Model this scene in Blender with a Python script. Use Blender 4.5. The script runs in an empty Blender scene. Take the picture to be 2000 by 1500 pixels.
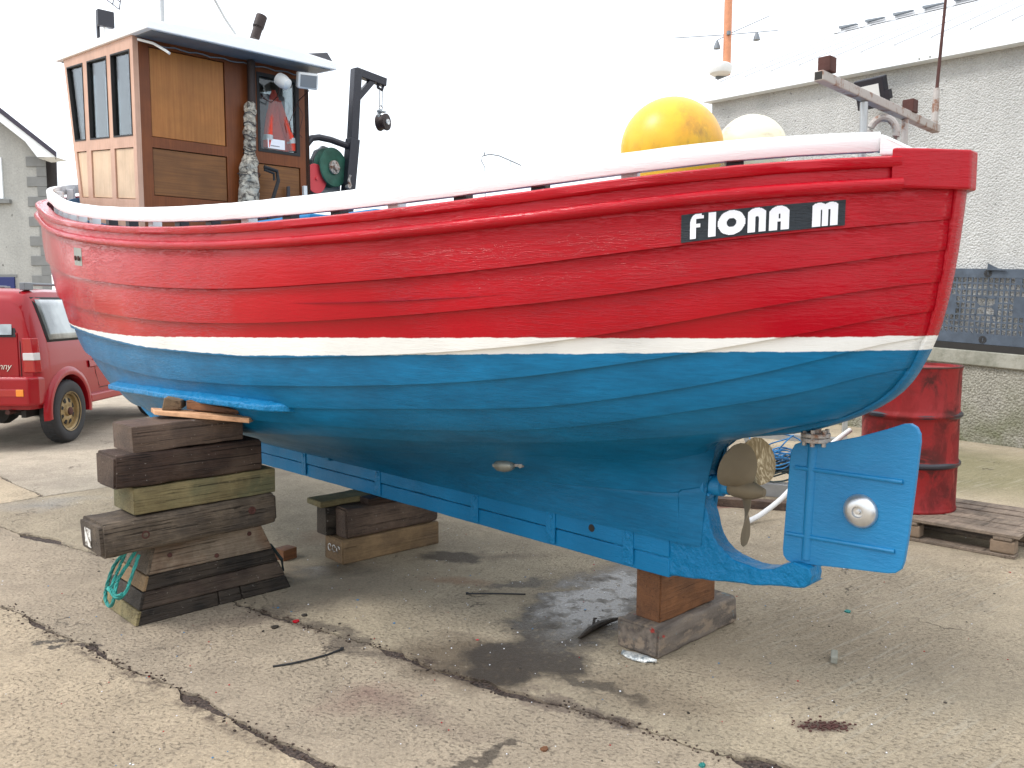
import bpy, bmesh, math, random
import numpy as np
from mathutils import Vector, Matrix, noise
random.seed(7)
R = math.radians
sc = bpy.context.scene
COL = sc.collection

# ------------------------------------------------------------------ camera, sky, sun, exposure
cam_d = bpy.data.cameras.new('camera'); cam = bpy.data.objects.new('camera', cam_d); COL.objects.link(cam)
cam.location = (0, 0, 1.5); cam.rotation_euler = (R(90 - 5.45), 0, 0)
cam_d.sensor_width = 36; cam_d.lens = 29.7; cam_d.clip_end = 2000; cam_d.clip_start = .05
sc.camera = cam

SUN_EL, SUN_AZ = 52, 255          # azimuth clockwise from +Y
world = bpy.data.worlds.new('World'); sc.world = world; world.use_nodes = True
nt = world.node_tree; nt.nodes.clear()
wo = nt.nodes.new('ShaderNodeOutputWorld'); add = nt.nodes.new('ShaderNodeAddShader')
b1 = nt.nodes.new('ShaderNodeBackground'); b2 = nt.nodes.new('ShaderNodeBackground')
sky = nt.nodes.new('ShaderNodeTexSky'); sky.sky_type = 'NISHITA'; sky.sun_disc = False
sky.sun_elevation = R(SUN_EL); sky.sun_rotation = R(SUN_AZ)
nt.links.new(sky.outputs[0], b1.inputs[0]); b1.inputs[1].default_value = .05
# overcast cloud layer: brighter towards the zenith, faint mottling
tc = nt.nodes.new('ShaderNodeTexCoord'); sep = nt.nodes.new('ShaderNodeSeparateXYZ'); nt.links.new(tc.outputs['Generated'], sep.inputs[0])
mr = nt.nodes.new('ShaderNodeMapRange'); nt.links.new(sep.outputs[2], mr.inputs[0])
mr.inputs[1].default_value = 0; mr.inputs[2].default_value = 1; mr.inputs[3].default_value = .86; mr.inputs[4].default_value = 1.35
cn = nt.nodes.new('ShaderNodeTexNoise'); cn.inputs['Scale'].default_value = 3.0; cn.inputs['Detail'].default_value = 5
nt.links.new(tc.outputs['Generated'], cn.inputs['Vector'])
cm = nt.nodes.new('ShaderNodeMapRange'); nt.links.new(cn.outputs[0], cm.inputs[0])
cm.inputs[1].default_value = .3; cm.inputs[2].default_value = .7; cm.inputs[3].default_value = .86; cm.inputs[4].default_value = 1.12
mu = nt.nodes.new('ShaderNodeMath'); mu.operation = 'MULTIPLY'; nt.links.new(mr.outputs[0], mu.inputs[0]); nt.links.new(cm.outputs[0], mu.inputs[1])
b2.inputs[0].default_value = (.97, .985, 1, 1); nt.links.new(mu.outputs[0], b2.inputs[1])
nt.links.new(b1.outputs[0], add.inputs[0]); nt.links.new(b2.outputs[0], add.inputs[1]); nt.links.new(add.outputs[0], wo.inputs[0])

sd = bpy.data.lights.new('sun', 'SUN'); sd.energy = 1.4; sd.angle = R(14); sd.color = (1, .97, .93)
sun = bpy.data.objects.new('sun', sd); COL.objects.link(sun)
az = R(SUN_AZ); el = R(SUN_EL)
sdir = Vector((math.sin(az) * math.cos(el), math.cos(az) * math.cos(el), math.sin(el)))
sun.rotation_euler = (-sdir).to_track_quat('-Z', 'Y').to_euler(); sun.location = (-6, -4, 12)

sc.view_settings.view_transform = 'Standard'; sc.view_settings.look = 'None'
sc.view_settings.exposure = .60; sc.view_settings.gamma = 1; sc.view_settings.use_curve_mapping = False

# ------------------------------------------------------------------ coordinates of the boat
# s runs along the keel (towards the stern), w sideways (towards the near side), z up
R0 = np.array([.654, 3.5]); DD = np.array([.697, -.717]); DD = DD / np.linalg.norm(DD); NN = np.array([-.717, -.697]); NN = NN / np.linalg.norm(NN)
def B(s, w, z): return Vector((R0[0] + DD[0] * s + NN[0] * w, R0[1] + DD[1] * s + NN[1] * w, z))
DV = Vector((DD[0], DD[1], 0)); NV = Vector((NN[0], NN[1], 0)); ZV = Vector((0, 0, 1))

# ------------------------------------------------------------------ materials
class M:
    def __init__(s, name, col=(.5, .5, .5), rough=.6, metal=0, spec=.5):
        s.m = bpy.data.materials.new(name); s.m.use_nodes = True; s.t = s.m.node_tree; s.p = s.t.nodes['Principled BSDF']
        s.set('Base Color', (*col, 1)); s.set('Roughness', rough); s.set('Metallic', metal); s.set('Specular IOR Level', spec)
        s.tc = None
    def set(s, k, v):
        if hasattr(v, 'is_linked') or isinstance(v, bpy.types.NodeSocket): s.t.links.new(v, s.p.inputs[k])
        else: s.p.inputs[k].default_value = v
    def n(s, typ, **kw):
        nd = s.t.nodes.new('ShaderNode' + typ)
        for k, v in kw.items(): setattr(nd, k, v)
        return nd
    def lk(s, v, sock):
        if isinstance(v, bpy.types.NodeSocket): s.t.links.new(v, sock)
        else:
            try: sock.default_value = v
            except Exception: sock.default_value = (*v, 1)
    def coord(s, kind='Object', scale=(1, 1, 1), rot=(0, 0, 0), loc=(0, 0, 0)):
        if kind == 'World': src = s.n('NewGeometry').outputs['Position']
        else: src = s.n('TexCoord').outputs[kind]
        if any(abs(a) > 1e-6 for a in rot):   # turn first, stretch afterwards
            m0 = s.n('Mapping'); s.lk(src, m0.inputs[0]); m0.inputs['Rotation'].default_value = rot; src = m0.outputs[0]; rot = (0, 0, 0)
        mp = s.n('Mapping'); s.lk(src, mp.inputs[0]); mp.inputs['Scale'].default_value = scale; mp.inputs['Rotation'].default_value = rot; mp.inputs['Location'].default_value = loc
        return mp.outputs[0]
    def noise(s, vec, scale=5, detail=4, rough=.55, dist=0, out=0):
        nd = s.n('TexNoise'); s.lk(vec, nd.inputs['Vector']); nd.inputs['Scale'].default_value = scale; nd.inputs['Detail'].default_value = detail
        nd.inputs['Roughness'].default_value = rough; nd.inputs['Distortion'].default_value = dist
        return nd.outputs[out]
    def voro(s, vec, scale, feature='F1', out='Distance', rnd=1):
        nd = s.n('TexVoronoi', feature=feature); s.lk(vec, nd.inputs['Vector']); nd.inputs['Scale'].default_value = scale; nd.inputs['Randomness'].default_value = rnd
        return nd.outputs[out]
    def ramp(s, v, a, b, lo=0, hi=1):
        nd = s.n('MapRange'); s.lk(v, nd.inputs[0])
        for i, x in zip((1, 2, 3, 4), (a, b, lo, hi)): nd.inputs[i].default_value = x
        return nd.outputs[0]
    def math(s, op, a, b=0, c=0):
        nd = s.n('Math', operation=op); s.lk(a, nd.inputs[0]); s.lk(b, nd.inputs[1]); s.lk(c, nd.inputs[2]); return nd.outputs[0]
    def mix(s, f, a, b, mode='MIX'):
        nd = s.n('Mix', data_type='RGBA', blend_type=mode); s.lk(f, nd.inputs[0]); s.lk(a if isinstance(a, bpy.types.NodeSocket) else (*a, 1), nd.inputs[6]); s.lk(b if isinstance(b, bpy.types.NodeSocket) else (*b, 1), nd.inputs[7]); return nd.outputs[2]
    def bump(s, h, strength=.3, dist=.01, prev=None):
        nd = s.n('Bump'); s.lk(h, nd.inputs['Height']); nd.inputs['Strength'].default_value = strength; nd.inputs['Distance'].default_value = dist
        if prev: s.lk(prev, nd.inputs['Normal'])
        return nd.outputs[0]
    def xyz(s, v):
        nd = s.n('SeparateXYZ'); s.lk(v, nd.inputs[0]); return nd.outputs

KROT = (0, 0, R(45.8))   # turns world XY so that x runs along the keel
def grainy_paint(name, col, rough=.3, crack=.5, wear=0, wearcol=(.2, .15, .1), vary=.1, fine=.25):
    """oil paint brushed on old planks: long checks along the plank, brush marks, faint tone drift"""
    m = M(name, col, rough)
    g = m.coord('World', rot=KROT)
    long_ = m.coord('World', rot=KROT, scale=(3.2, 3.2, 26))
    n1 = m.noise(long_, 3.2, 5, .6, .7)
    checks = m.ramp(m.noise(m.coord('World', rot=KROT, scale=(5, 5, 60)), 2.4, 4, .65, 1.4), .50, .62)
    area = m.ramp(m.noise(g, 1.3, 2), .42, .6)
    n2 = m.noise(g, 38, 3)
    h = m.math('ADD', m.math('MULTIPLY', n1, .6), m.math('MULTIPLY', m.math('MULTIPLY', checks, area), crack))
    b = m.bump(h, .42, .006); b = m.bump(n2, fine * .7, .004, b); m.set('Normal', b)
    tone = m.ramp(m.noise(g, 2.1, 4), .3, .7, 1 - vary, 1 + vary)
    c = m.mix(1.0, col, m.n('CombineColor').outputs[0], 'MIX') if False else None
    cc = m.n('CombineColor'); [m.lk(tone, cc.inputs[i]) for i in range(3)]
    base = m.mix(1, col, cc.outputs[0], 'MULTIPLY')
    m.set('Specular IOR Level', .26)
    if wear: base = m.mix(m.ramp(m.noise(g, 9, 6, .7), .62, .68, 0, wear), base, wearcol)
    m.set('Base Color', base)
    m.set('Roughness', m.ramp(m.noise(g, 6, 4), .3, .7, rough * .8, rough * 1.35))
    return m

RED = (.40, .0035, .012); BLUE = (.004, .150, .320); WHITE = (.80, .80, .77)
def hull_mat():
    m = grainy_paint('hull_paint', RED, .15, 1.0)
    # three paint bands at fixed heights on the planking, brushed edges
    pos = m.xyz(m.coord('World')); kp = m.xyz(m.coord('World', rot=KROT))
    wob = m.math('MULTIPLY', m.math('SUBTRACT', m.noise(m.coord('World', rot=KROT, scale=(1, 1, 1)), 14, 4, .6), .5), .012)
    z = m.math('ADD', pos[2], wob)
    cy = m.n('Attribute', attribute_name='band'); top = cy.outputs['Fac']
    at2 = m.n('Attribute', attribute_name='band_low').outputs['Fac']
    f_top = m.ramp(m.math('SUBTRACT', z, top), -.0015, .0015); f_bot = m.ramp(m.math('SUBTRACT', z, at2), -.0015, .0015)
    src = m.p.inputs['Base Color'].links[0].from_socket
    tone = src.node.inputs[7].links[0].from_socket
    grime = m.math('MULTIPLY', m.ramp(m.noise(m.coord('World', rot=KROT, scale=(1, 1, 3)), 3, 5, .65), .35, .75, 1.05, .72), m.ramp(m.noise(m.coord('World', rot=KROT, scale=(4, 4, 30)), 3, 4, .6), .3, .7, .88, 1.12))
    gc = m.n('CombineColor'); [m.lk(grime, gc.inputs[i]) for i in range(3)]
    blue = m.mix(1, BLUE, gc.outputs[0], 'MULTIPLY')
    c = m.mix(f_bot, blue, WHITE); c = m.mix(f_top, c, RED); c = m.mix(1, c, tone, 'MULTIPLY')
    rub = m.ramp(m.noise(m.coord('World'), 22, 6, .8), .70, .74, 0, .35)
    low = m.ramp(pos[2], .95, .85)
    c = m.mix(m.math('MULTIPLY', rub, low), c, (.08, .07, .05))
    m.set('Base Color', c)
    m.set('Roughness', m.math('ADD', m.math('MULTIPLY', m.math('SUBTRACT', 1, f_top), .22), m.ramp(m.noise(m.coord('World'), 6, 4), .3, .7, .10, .20)))
    return m.m
MAT = {}
MAT['hull'] = hull_mat()
MAT['red'] = grainy_paint('red_gloss_paint', RED, .14, .5).m
MAT['blue'] = grainy_paint('blue_bottom_paint', (.004, .165, .36), .42, .5, fine=.55, vary=.16).m
m = grainy_paint('rough_blue_paint', (.004, .17, .37), .34, .2, fine=1.0, vary=.14)
m.set('Normal', m.bump(m.noise(m.coord('World'), 16, 5, .6), .9, .03)); MAT['blue_rough'] = m.m
m = M('smooth_blue_paint', (.008, .19, .47), .42); g = m.coord('World'); m.set('Normal', m.bump(m.noise(m.coord('World', scale=(1, 1, 3)), 30, 5, .7), .5, .006))
m.set('Base Color', m.mix(m.ramp(m.noise(g, 7, 5), .3, .7), (.004, .165, .37), (.006, .20, .43))); MAT['blue_steel'] = m.m
MAT['white'] = grainy_paint('white_gloss_paint', (.82, .83, .83), .32, .2, vary=.03, fine=.15).m
MAT['white_top'] = grainy_paint('roof_white_paint', (.90, .91, .91), .5, .1, vary=.02, fine=.1).m
def flat(name, col, rough=.6, metal=0, bumpy=0, sc_=30, vary=.12, spec=.5):
    m = M(name, col, rough, metal, spec); g = m.coord('World')
    t = m.ramp(m.noise(g, 8, 5, .6), .3, .7, 1 - vary, 1 + vary); cc = m.n('CombineColor'); [m.lk(t, cc.inputs[i]) for i in range(3)]
    m.set('Base Color', m.mix(1, col, cc.outputs[0], 'MULTIPLY'))
    if bumpy: m.set('Normal', m.bump(m.noise(g, sc_, 4), bumpy, .004))
    return m.m
MAT['black'] = flat('black_paint', (.018, .018, .026), .4)
MAT['rubber'] = flat('black_rubber', (.015, .015, .016), .7)
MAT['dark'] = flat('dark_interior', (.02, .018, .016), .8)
MAT['soot'] = flat('sooty_pipe', (.03, .018, .016), .6, .2, .5, 40, .4)
MAT['grey'] = flat('grey_paint', (.16, .18, .2), .5)
MAT['steel'] = flat('galvanised_steel', (.42, .43, .43), .42, .7, .3)
MAT['plastic'] = flat('white_plastic', (.7, .71, .7), .4, vary=.04)
MAT['plate'] = grainy_paint('black_plate_paint', (.022, .028, .035), .25, .9).m
MAT['letter'] = flat('white_letter_paint', (.84, .85, .9), .4, vary=.02)
m = M('yellow_buoy_plastic', (.85, .47, .015), .38); g = m.coord('Object')
sep_ = m.xyz(m.coord('Object', rot=(0, 0, .5)))
streak = m.math('MULTIPLY', m.ramp(m.noise(m.coord('Object', scale=(1, 1, .6)), 14, 6, .7), .48, .66), m.ramp(m.noise(g, 4.5, 3), .42, .56))
c = m.mix(streak, (.80, .45, .018), (.30, .17, .04)); m.set('Base Color', m.mix(m.ramp(m.noise(g, 8, 4), .35, .7), c, (.75, .36, .012)))
m.set('Normal', m.bump(m.noise(g, 40, 4), .15, .004)); m.set('Subsurface Weight', .25); m.set('Subsurface Radius', (.1, .06, .02)); MAT['yellow'] = m.m
m = M('faded_buoy_plastic', (.78, .70, .48), .42); g = m.coord('Object')
m.set('Base Color', m.mix(m.ramp(m.noise(m.coord('Object', scale=(1, 1, 3)), 6, 6, .7), .5, .72), (.80, .72, .50), (.42, .36, .24)))
m.set('Subsurface Weight', .2); m.set('Subsurface Radius', (.1, .08, .05)); MAT['cream'] = m.m

def wood(name, c1, c2, scale=1.0, rough=.7, axis='X', kind='Object', bumpy=.5, stain=None, stain_amt=.5, rot=(0, 0, 0), fleck=0, varnish=False):
    m = M(name, c1, rough)
    sx = {'X': (.9, 12, 12), 'Z': (12, 12, .9), 'Y': (12, .9, 12)}[axis]
    sx = {'X': (1.1, 22, 22), 'Z': (22, 22, 1.1), 'Y': (22, 1.1, 22)}[axis]; v = m.coord(kind, scale=tuple(a * scale for a in sx), rot=rot)
    n1 = m.noise(v, 2.2, 6, .62, 1.2); n2 = m.noise(m.coord(kind, rot=rot), 2.5 * scale, 4)
    wv = m.n('TexWave', wave_type='BANDS', bands_direction={'X': 'Z', 'Z': 'X', 'Y': 'X'}[axis]); m.lk(m.coord(kind, scale=tuple(a * scale * .35 for a in sx), rot=rot), wv.inputs[0])
    wv.inputs['Scale'].default_value = 3.1; wv.inputs['Distortion'].default_value = 11; wv.inputs['Detail'].default_value = 3; wv.inputs['Detail Scale'].default_value = 1.2
    f = m.math('ADD', m.math('MULTIPLY', n1, .86), m.math('MULTIPLY', wv.outputs['Fac'], .14))
    c = m.mix(m.ramp(f, .3, .7), c1, c2)
    if stain: c = m.mix(m.ramp(n2, .45, .62, 0, stain_amt), c, stain)
    ck = m.ramp(m.noise(m.coord(kind, scale=tuple(a * scale * (1.0 if a < 2 else 2.6) for a in sx), rot=rot, loc=(3, 1, 7)), 1.5, 4, .6, .8), .60, .66)
    rough_w = bumpy > .25
    c = m.mix(m.ramp(m.noise(m.coord(kind, rot=rot, loc=(2, 9, 4)), 3.5, 6, .7), .42, .72, .0, .38), c, tuple(x * .5 for x in c2))
    if rough_w: c = m.mix(m.math('MULTIPLY', ck, .75), c, tuple(x * .22 for x in c2))
    if rough_w: c = m.mix(m.ramp(m.noise(m.coord(kind, rot=rot, loc=(5, 5, 5)), 7, 6, .75), .45, .72, .0, .55), c, tuple(min(1, x * 1.6) for x in c1))
    if fleck: c = m.mix(m.ramp(m.noise(m.coord(kind), 60, 2), .70, .73, 0, fleck), c, (.5, .45, .4))
    m.set('Base Color', c)
    b = m.bump(m.math('SUBTRACT', n1, m.math('MULTIPLY', ck, .9)) if rough_w else n1, bumpy, .009); b = m.bump(m.noise(m.coord(kind), 60, 4), bumpy * .5, .003, b)
    m.set('Normal', b); m.set('Specular IOR Level', .3); return m.m
MAT['frame_wood'] = wood('varnished_frame_wood', (.215, .060, .015), (.150, .040, .010), .9, .42, 'Z', 'World', .05, (.10, .03, .012), .5)
MAT['panel_v'] = wood('golden_panel_wood', (.43, .170, .042), (.31, .110, .026), .7, .40, 'Z', 'World', .08, (.30, .13, .03), .4)
MAT['panel_h'] = wood('brown_panel_wood', (.27, .108, .030), (.16, .062, .018), .7, .40, 'X', 'World', .1, (.12, .05, .018), .5, rot=(0, 0, R(-44.2)))
MAT['side_wood'] = wood('sunlit_side_wood', (.58, .36, .26), (.50, .29, .20), 1.0, .5, 'Z', 'World', .12)  # paler copy of the wheelhouse wood, brighter light on this side put into colour
MAT['side_panel'] = wood('sunlit_panel_wood', (.68, .50, .34), (.55, .38, .24), 1.0, .5, 'Z', 'World', .12)  # panels of the same side, lightened in colour as if lit
MAT['t_dark'] = wood('wet_dark_timber', (.052, .030, .021), (.022, .014, .011), 1.3, .62, bumpy=.9, stain=(.13, .09, .065), stain_amt=.6, fleck=.35)
MAT['t_black'] = wood('tarred_timber', (.036, .027, .020), (.010, .009, .008), 1.6, .55, bumpy=.9, stain=(.11, .085, .06), stain_amt=.5, fleck=.3)
MAT['t_grey'] = wood('weathered_grey_timber', (.145, .112, .080), (.055, .041, .030), 1.3, .75, bumpy=1, stain=(.06, .05, .045), stain_amt=.6, fleck=.2)
MAT['t_green'] = wood('green_treated_timber', (.215, .175, .085), (.125, .098, .048), 1.2, .7, bumpy=.6, stain=(.10, .12, .07), stain_amt=.6, fleck=.1)
MAT['t_mid'] = wood('brown_timber', (.135, .092, .066), (.068, .046, .036), 1.2, .62, bumpy=.7, stain=(.055, .04, .035), stain_amt=.6, fleck=.25)
MAT['t_tan'] = wood('tan_timber', (.235, .155, .080), (.15, .095, .052), 1.2, .7, bumpy=.6, stain=(.13, .09, .06), stain_amt=.5)
m = M('dirty_foil', (.5, .52, .53), .35, .4); g = m.coord('World'); m.set('Base Color', m.mix(m.ramp(m.noise(g, 45, 5, .7), .4, .6), (.26, .30, .32), (.72, .72, .68))); m.set('Normal', m.bump(m.noise(g, 50, 4), 1, .01)); MAT['foil'] = m.m
m = M('chipped_white_paint', (.7, .7, .68), .7); m.set('Base Color', m.mix(m.ramp(m.noise(m.coord('Object'), 22, 6, .75), .44, .52), (.12, .10, .08), (.66, .65, .62))); MAT['chipped'] = m.m
MAT['t_fresh'] = wood('fresh_cut_wood', (.62, .36, .20), (.50, .26, .14), 1.8, .6, bumpy=.3)
MAT['t_orange'] = wood('reddish_timber', (.185, .080, .034), (.105, .045, .022), 1.4, .6, bumpy=.5, stain=(.09, .05, .035), stain_amt=.4)
RW = (0, 0, R(-44.2))
MAT['t_dark_w'] = wood('dark_cradle_timber', (.060, .040, .030), (.022, .014, .011), 1.3, .6, 'X', 'World', .9, (.12, .09, .065), .6, rot=RW, fleck=.3)
MAT['t_black_w'] = wood('black_cradle_timber', (.034, .026, .020), (.008, .007, .006), 1.6, .5, 'X', 'World', .9, (.075, .055, .04), .5, rot=RW, fleck=.3)
MAT['t_grey_w'] = wood('bleached_cradle_timber', (.24, .19, .14), (.11, .080, .055), 1.2, .75, 'X', 'World', .9, (.20, .085, .035), .45, rot=RW, fleck=.1)
m = M('painted_old_timber', (.2, .16, .12), .8); g = m.coord('Object'); base = m.mix(m.ramp(m.noise(m.coord('Object', scale=(1, 8, 8)), 3, 5), .35, .65), (.19, .155, .125), (.075, .06, .05))
base = m.mix(m.ramp(m.noise(m.coord('Object', scale=(2.2, 5, 5)), 3.4, 6, .7), .50, .58), base, (.235, .18, .13)); base = m.mix(m.ramp(m.noise(m.coord('Object', loc=(3, 1, 2)), 8, 4), .64, .67), base, (.14, .17, .17))
base = m.mix(m.ramp(m.noise(m.coord('Object', loc=(7, 4, 2)), 6, 3), .69, .71), base, (.30, .03, .02)); m.set('Base Color', base)
m.set('Normal', m.bump(m.noise(g, 25, 6, .7), .9, .012)); MAT['t_paint'] = m.m
m = M('bronze', (.42, .30, .13), .42, .75); g = m.coord('Object'); sc_ = m.ramp(m.noise(m.coord('World', scale=(30, 30, 6)), 1.5, 3, .6, 2), .48, .62)
m.set('Base Color', m.mix(sc_, (.25, .185, .10), (.40, .32, .20))); m.set('Roughness', m.ramp(sc_, 0, 1, .55, .3)); m.set('Normal', m.bump(m.noise(g, 30, 4), .3, .004)); MAT['bronze'] = m.m
MAT['bronze_dull'] = flat('dull_bronze', (.18, .145, .095), .7, .25, .3)
MAT['zinc'] = flat('zinc_anode', (.62, .63, .64), .32, .85, .15)
MAT['zinc_dull'] = flat('dull_zinc', (.30, .31, .28), .45, .6, .2)
MAT['rust'] = flat('rusty_steel', (.075, .028, .022), .8, .2, .8, 40, .35)
m = M('rust_streaked_galvanised', (.4, .36, .33), .55, .3); g = m.coord('World'); m.set('Base Color', m.mix(m.ramp(m.noise(g, 22, 5, .7), .5, .62), (.40, .37, .34), (.22, .11, .065))); m.set('Normal', m.bump(m.noise(g, 60, 4), .5, .003)); MAT['rust_galv'] = m.m
m = M('drum_paint', (.42, .02, .02), .5, 0, .3); g = m.coord('Object')
n_ = m.noise(m.coord('Object', scale=(1, 1, .55)), 7, 8, .72, .6); dirt = m.ramp(n_, .43, .56); zone = m.ramp(m.noise(m.coord('Object', loc=(2, 5, 1)), 3.2, 3), .38, .58, .25, 1.0)
c = m.mix(m.math('MULTIPLY', dirt, zone), (.26, .012, .013), (.028, .013, .010)); c = m.mix(m.ramp(m.noise(g, 2.5, 3), .3, .7, 0, .4), c, (.20, .010, .012)); m.set('Base Color', c)
m.set('Roughness', m.ramp(dirt, 0, 1, .42, .75)); m.set('Normal', m.bump(m.noise(g, 9, 3), .25, .02)); MAT['drum'] = m.m
m = M('car_paint', (.30, .005, .011), .3); m.set('Coat Weight', .45); m.set('Coat Roughness', .04); m.set('Specular IOR Level', .25); MAT['car'] = m.m
m = M('car_glass', (.16, .2, .21), .03, 0, 1.0); m.set('Coat Weight', 1.0); m.set('Base Color', m.mix(m.ramp(m.noise(m.coord('World'), 2.2, 3), .4, .62), (.06, .08, .085), (.38, .44, .45))); MAT['car_glass'] = m.m
MAT['tyre'] = flat('tyre_rubber', (.03, .03, .032), .75, bumpy=.3)
MAT['rim'] = flat('gold_rim_paint', (.30, .215, .10), .5, .3, .3, 20, .4)
def lens_mat(n, c):
    m = M(n, c, .12); m.set('Coat Weight', .8); m.set('Normal', m.bump(m.n('TexChecker').outputs[1], .0, .01)); return m.m
MAT['lamp_red'] = lens_mat('red_lamp_lens', (.36, .008, .010)); MAT['lamp_clear'] = lens_mat('clear_lamp_lens', (.6, .6, .6)); MAT['lamp_amber'] = lens_mat('amber_lamp_lens', (.8, .25, .02))
MAT['chrome'] = flat('chrome', (.7, .7, .7), .2, 1)
# thin glass: mostly clear, with the sky mirrored in it
m = M('window_glass', (1, 1, 1), .02); t = m.t; tr = m.n('BsdfTransparent'); tr.inputs[0].default_value = (.80, .84, .85, 1); gl = m.n('BsdfGlossy'); gl.inputs['Roughness'].default_value = .03
fr = m.n('LayerWeight'); fr.inputs['Blend'].default_value = .18; mx = m.n('MixShader'); t.links.new(m.ramp(fr.outputs['Fresnel'], 0, 1, .04, .75), mx.inputs[0]); t.links.new(tr.outputs[0], mx.inputs[1]); t.links.new(gl.outputs[0], mx.inputs[2]); t.links.new(mx.outputs[0], t.nodes['Material Output'].inputs[0]); MAT['glass'] = m.m
m = M('lamp_front_glass', (.2, .21, .22), .1, 0, .8); MAT['lamp_glass'] = m.m
m = M('orange_fabric', (.78, .07, .035), .85); m.set('Normal', m.bump(m.noise(m.coord('World'), 14, 3), .6, .02)); MAT['orange'] = m.m
MAT['reflect'] = flat('reflective_tape', (.5, .52, .52), .4)
m = M('dirty_lagging_cloth', (.5, .45, .36), .9); g = m.coord('World'); v = m.ramp(m.noise(m.coord('World', scale=(1, 1, 1.5)), 16, 6, .65, 1.5), .42, .62)
m.set('Base Color', m.mix(v, (.56, .51, .42), (.07, .06, .052))); m.set('Normal', m.bump(m.noise(m.coord('World', scale=(1, 1, 1.6)), 26, 5, .6, 1), 1, .02)); MAT['cloth'] = m.m
MAT['green_disc'] = flat('green_enamel', (.02, .09, .06), .5, .2, .4, 20, .5)
MAT['red_disc'] = flat('pink_red_plastic', (.58, .05, .06), .5, vary=.08)
MAT['alu'] = flat('cast_aluminium', (.26, .28, .29), .5, .5, .6)
MAT['mast'] = flat('varnished_mast', (.58, .24, .12), .45, bumpy=.1)
def rope_mat(n, c):
    m = M(n, c, .7); w_ = m.n('TexWave'); m.lk(m.coord('World', scale=(60, 60, 60)), w_.inputs[0]); w_.inputs['Scale'].default_value = .6; m.set('Normal', m.bump(w_.outputs['Fac'], .6, .004))
    m.set('Base Color', m.mix(m.ramp(m.noise(m.coord('World'), 12, 3), .4, .6), c, tuple(x * .55 for x in c))); return m.m
MAT['teal'] = rope_mat('teal_rope', (.03, .32, .28)); MAT['blue_rope'] = rope_mat('blue_rope', (.03, .22, .5)); MAT['net'] = rope_mat('dark_net_twine', (.03, .05, .05))

# harled walls
def harl(name, c1, c2, sc_=55, strength=.9, moss=0):
    m = M(name, c1, .9, 0, .2); g = m.coord('World')
    a = m.math('MULTIPLY', m.voro(g, sc_, 'F1'), -1.2); n_ = m.noise(g, sc_ * 1.1, 5, .75)
    c = m.mix(m.ramp(n_, .35, .65), c1, c2)
    c = m.mix(m.ramp(m.noise(g, sc_ * .45, 2), .69, .73, 0, .8), c, tuple(x * .35 for x in c1))
    big = m.math('MULTIPLY', m.ramp(m.noise(g, .9, 5), .3, .7, .88, 1.08), m.ramp(m.noise(m.coord('World', scale=(3, 3, .35)), 1.6, 5, .6),   .35, .7, 1.03, .92)); cc = m.n('CombineColor'); [m.lk(big, cc.inputs[i]) for i in range(3)]; c = m.mix(1, c, cc.outputs[0], 'MULTIPLY')
    if moss:
        z = m.xyz(g)[2]; f = m.math('MULTIPLY', m.ramp(z, .75, .0), m.ramp(m.noise(g, 3, 5), .35, .6)); c = m.mix(m.math('MULTIPLY', f, moss), c, (.10, .11, .04))
    m.set('Base Color', c); m.set('Normal', m.bump(m.math('ADD', a, m.math('MULTIPLY', n_, 1.0)), strength, .012)); return m.m
MAT['harl_pale'] = harl('pale_harling', (.56, .56, .54), (.43, .43, .41), 48)
MAT['harl_low'] = harl('plinth_harling', (.42, .40, .34), (.19, .18, .15), 42, 1, .75)
MAT['house'] = harl('house_roughcast', (.43, .43, .40), (.35, .35, .33), 22, .25)
MAT['quoin'] = flat('grey_quoin_paint', (.20, .205, .20), .9, bumpy=.3, vary=.08)
MAT['fascia'] = flat('white_sheet_metal', (.80, .84, .86), .45, vary=.03)
m = M('pale_roof_sheet', (.78, .80, .81), .5); g = m.coord('World'); m.set('Base Color', m.mix(m.ramp(m.noise(g, 5, 6, .7), .55, .8, 0, .5), (.60, .61, .62), (.42, .42, .40))); MAT['roofsheet'] = m.m
MAT['roof_dark'] = flat('dark_slate', (.035, .03, .05), .6)
m = M('concrete_cap', (.3, .3, .26), .9); g = m.coord('World'); m.set('Base Color', m.mix(m.ramp(m.noise(g, 4, 6, .7), .35, .65), (.33, .32, .27), (.17, .17, .13))); m.set('Normal', m.bump(m.noise(g, 30, 5), .6, .01)); MAT['cap'] = m.m
MAT['grille'] = flat('blue_grey_casting', (.06, .078, .102), .5, .2, .3, 30, .3)
m = wood('pallet_wood', (.26, .205, .155), (.15, .115, .09), 1.5, .75, 'X', 'World', .7, (.09, .075, .06), .6, rot=(0, 0, R(-40))); MAT['pallet'] = m
MAT['block_chip'] = flat('chipboard_block', (.20, .145, .10), .9, bumpy=.8, sc_=80, vary=.3)

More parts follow.
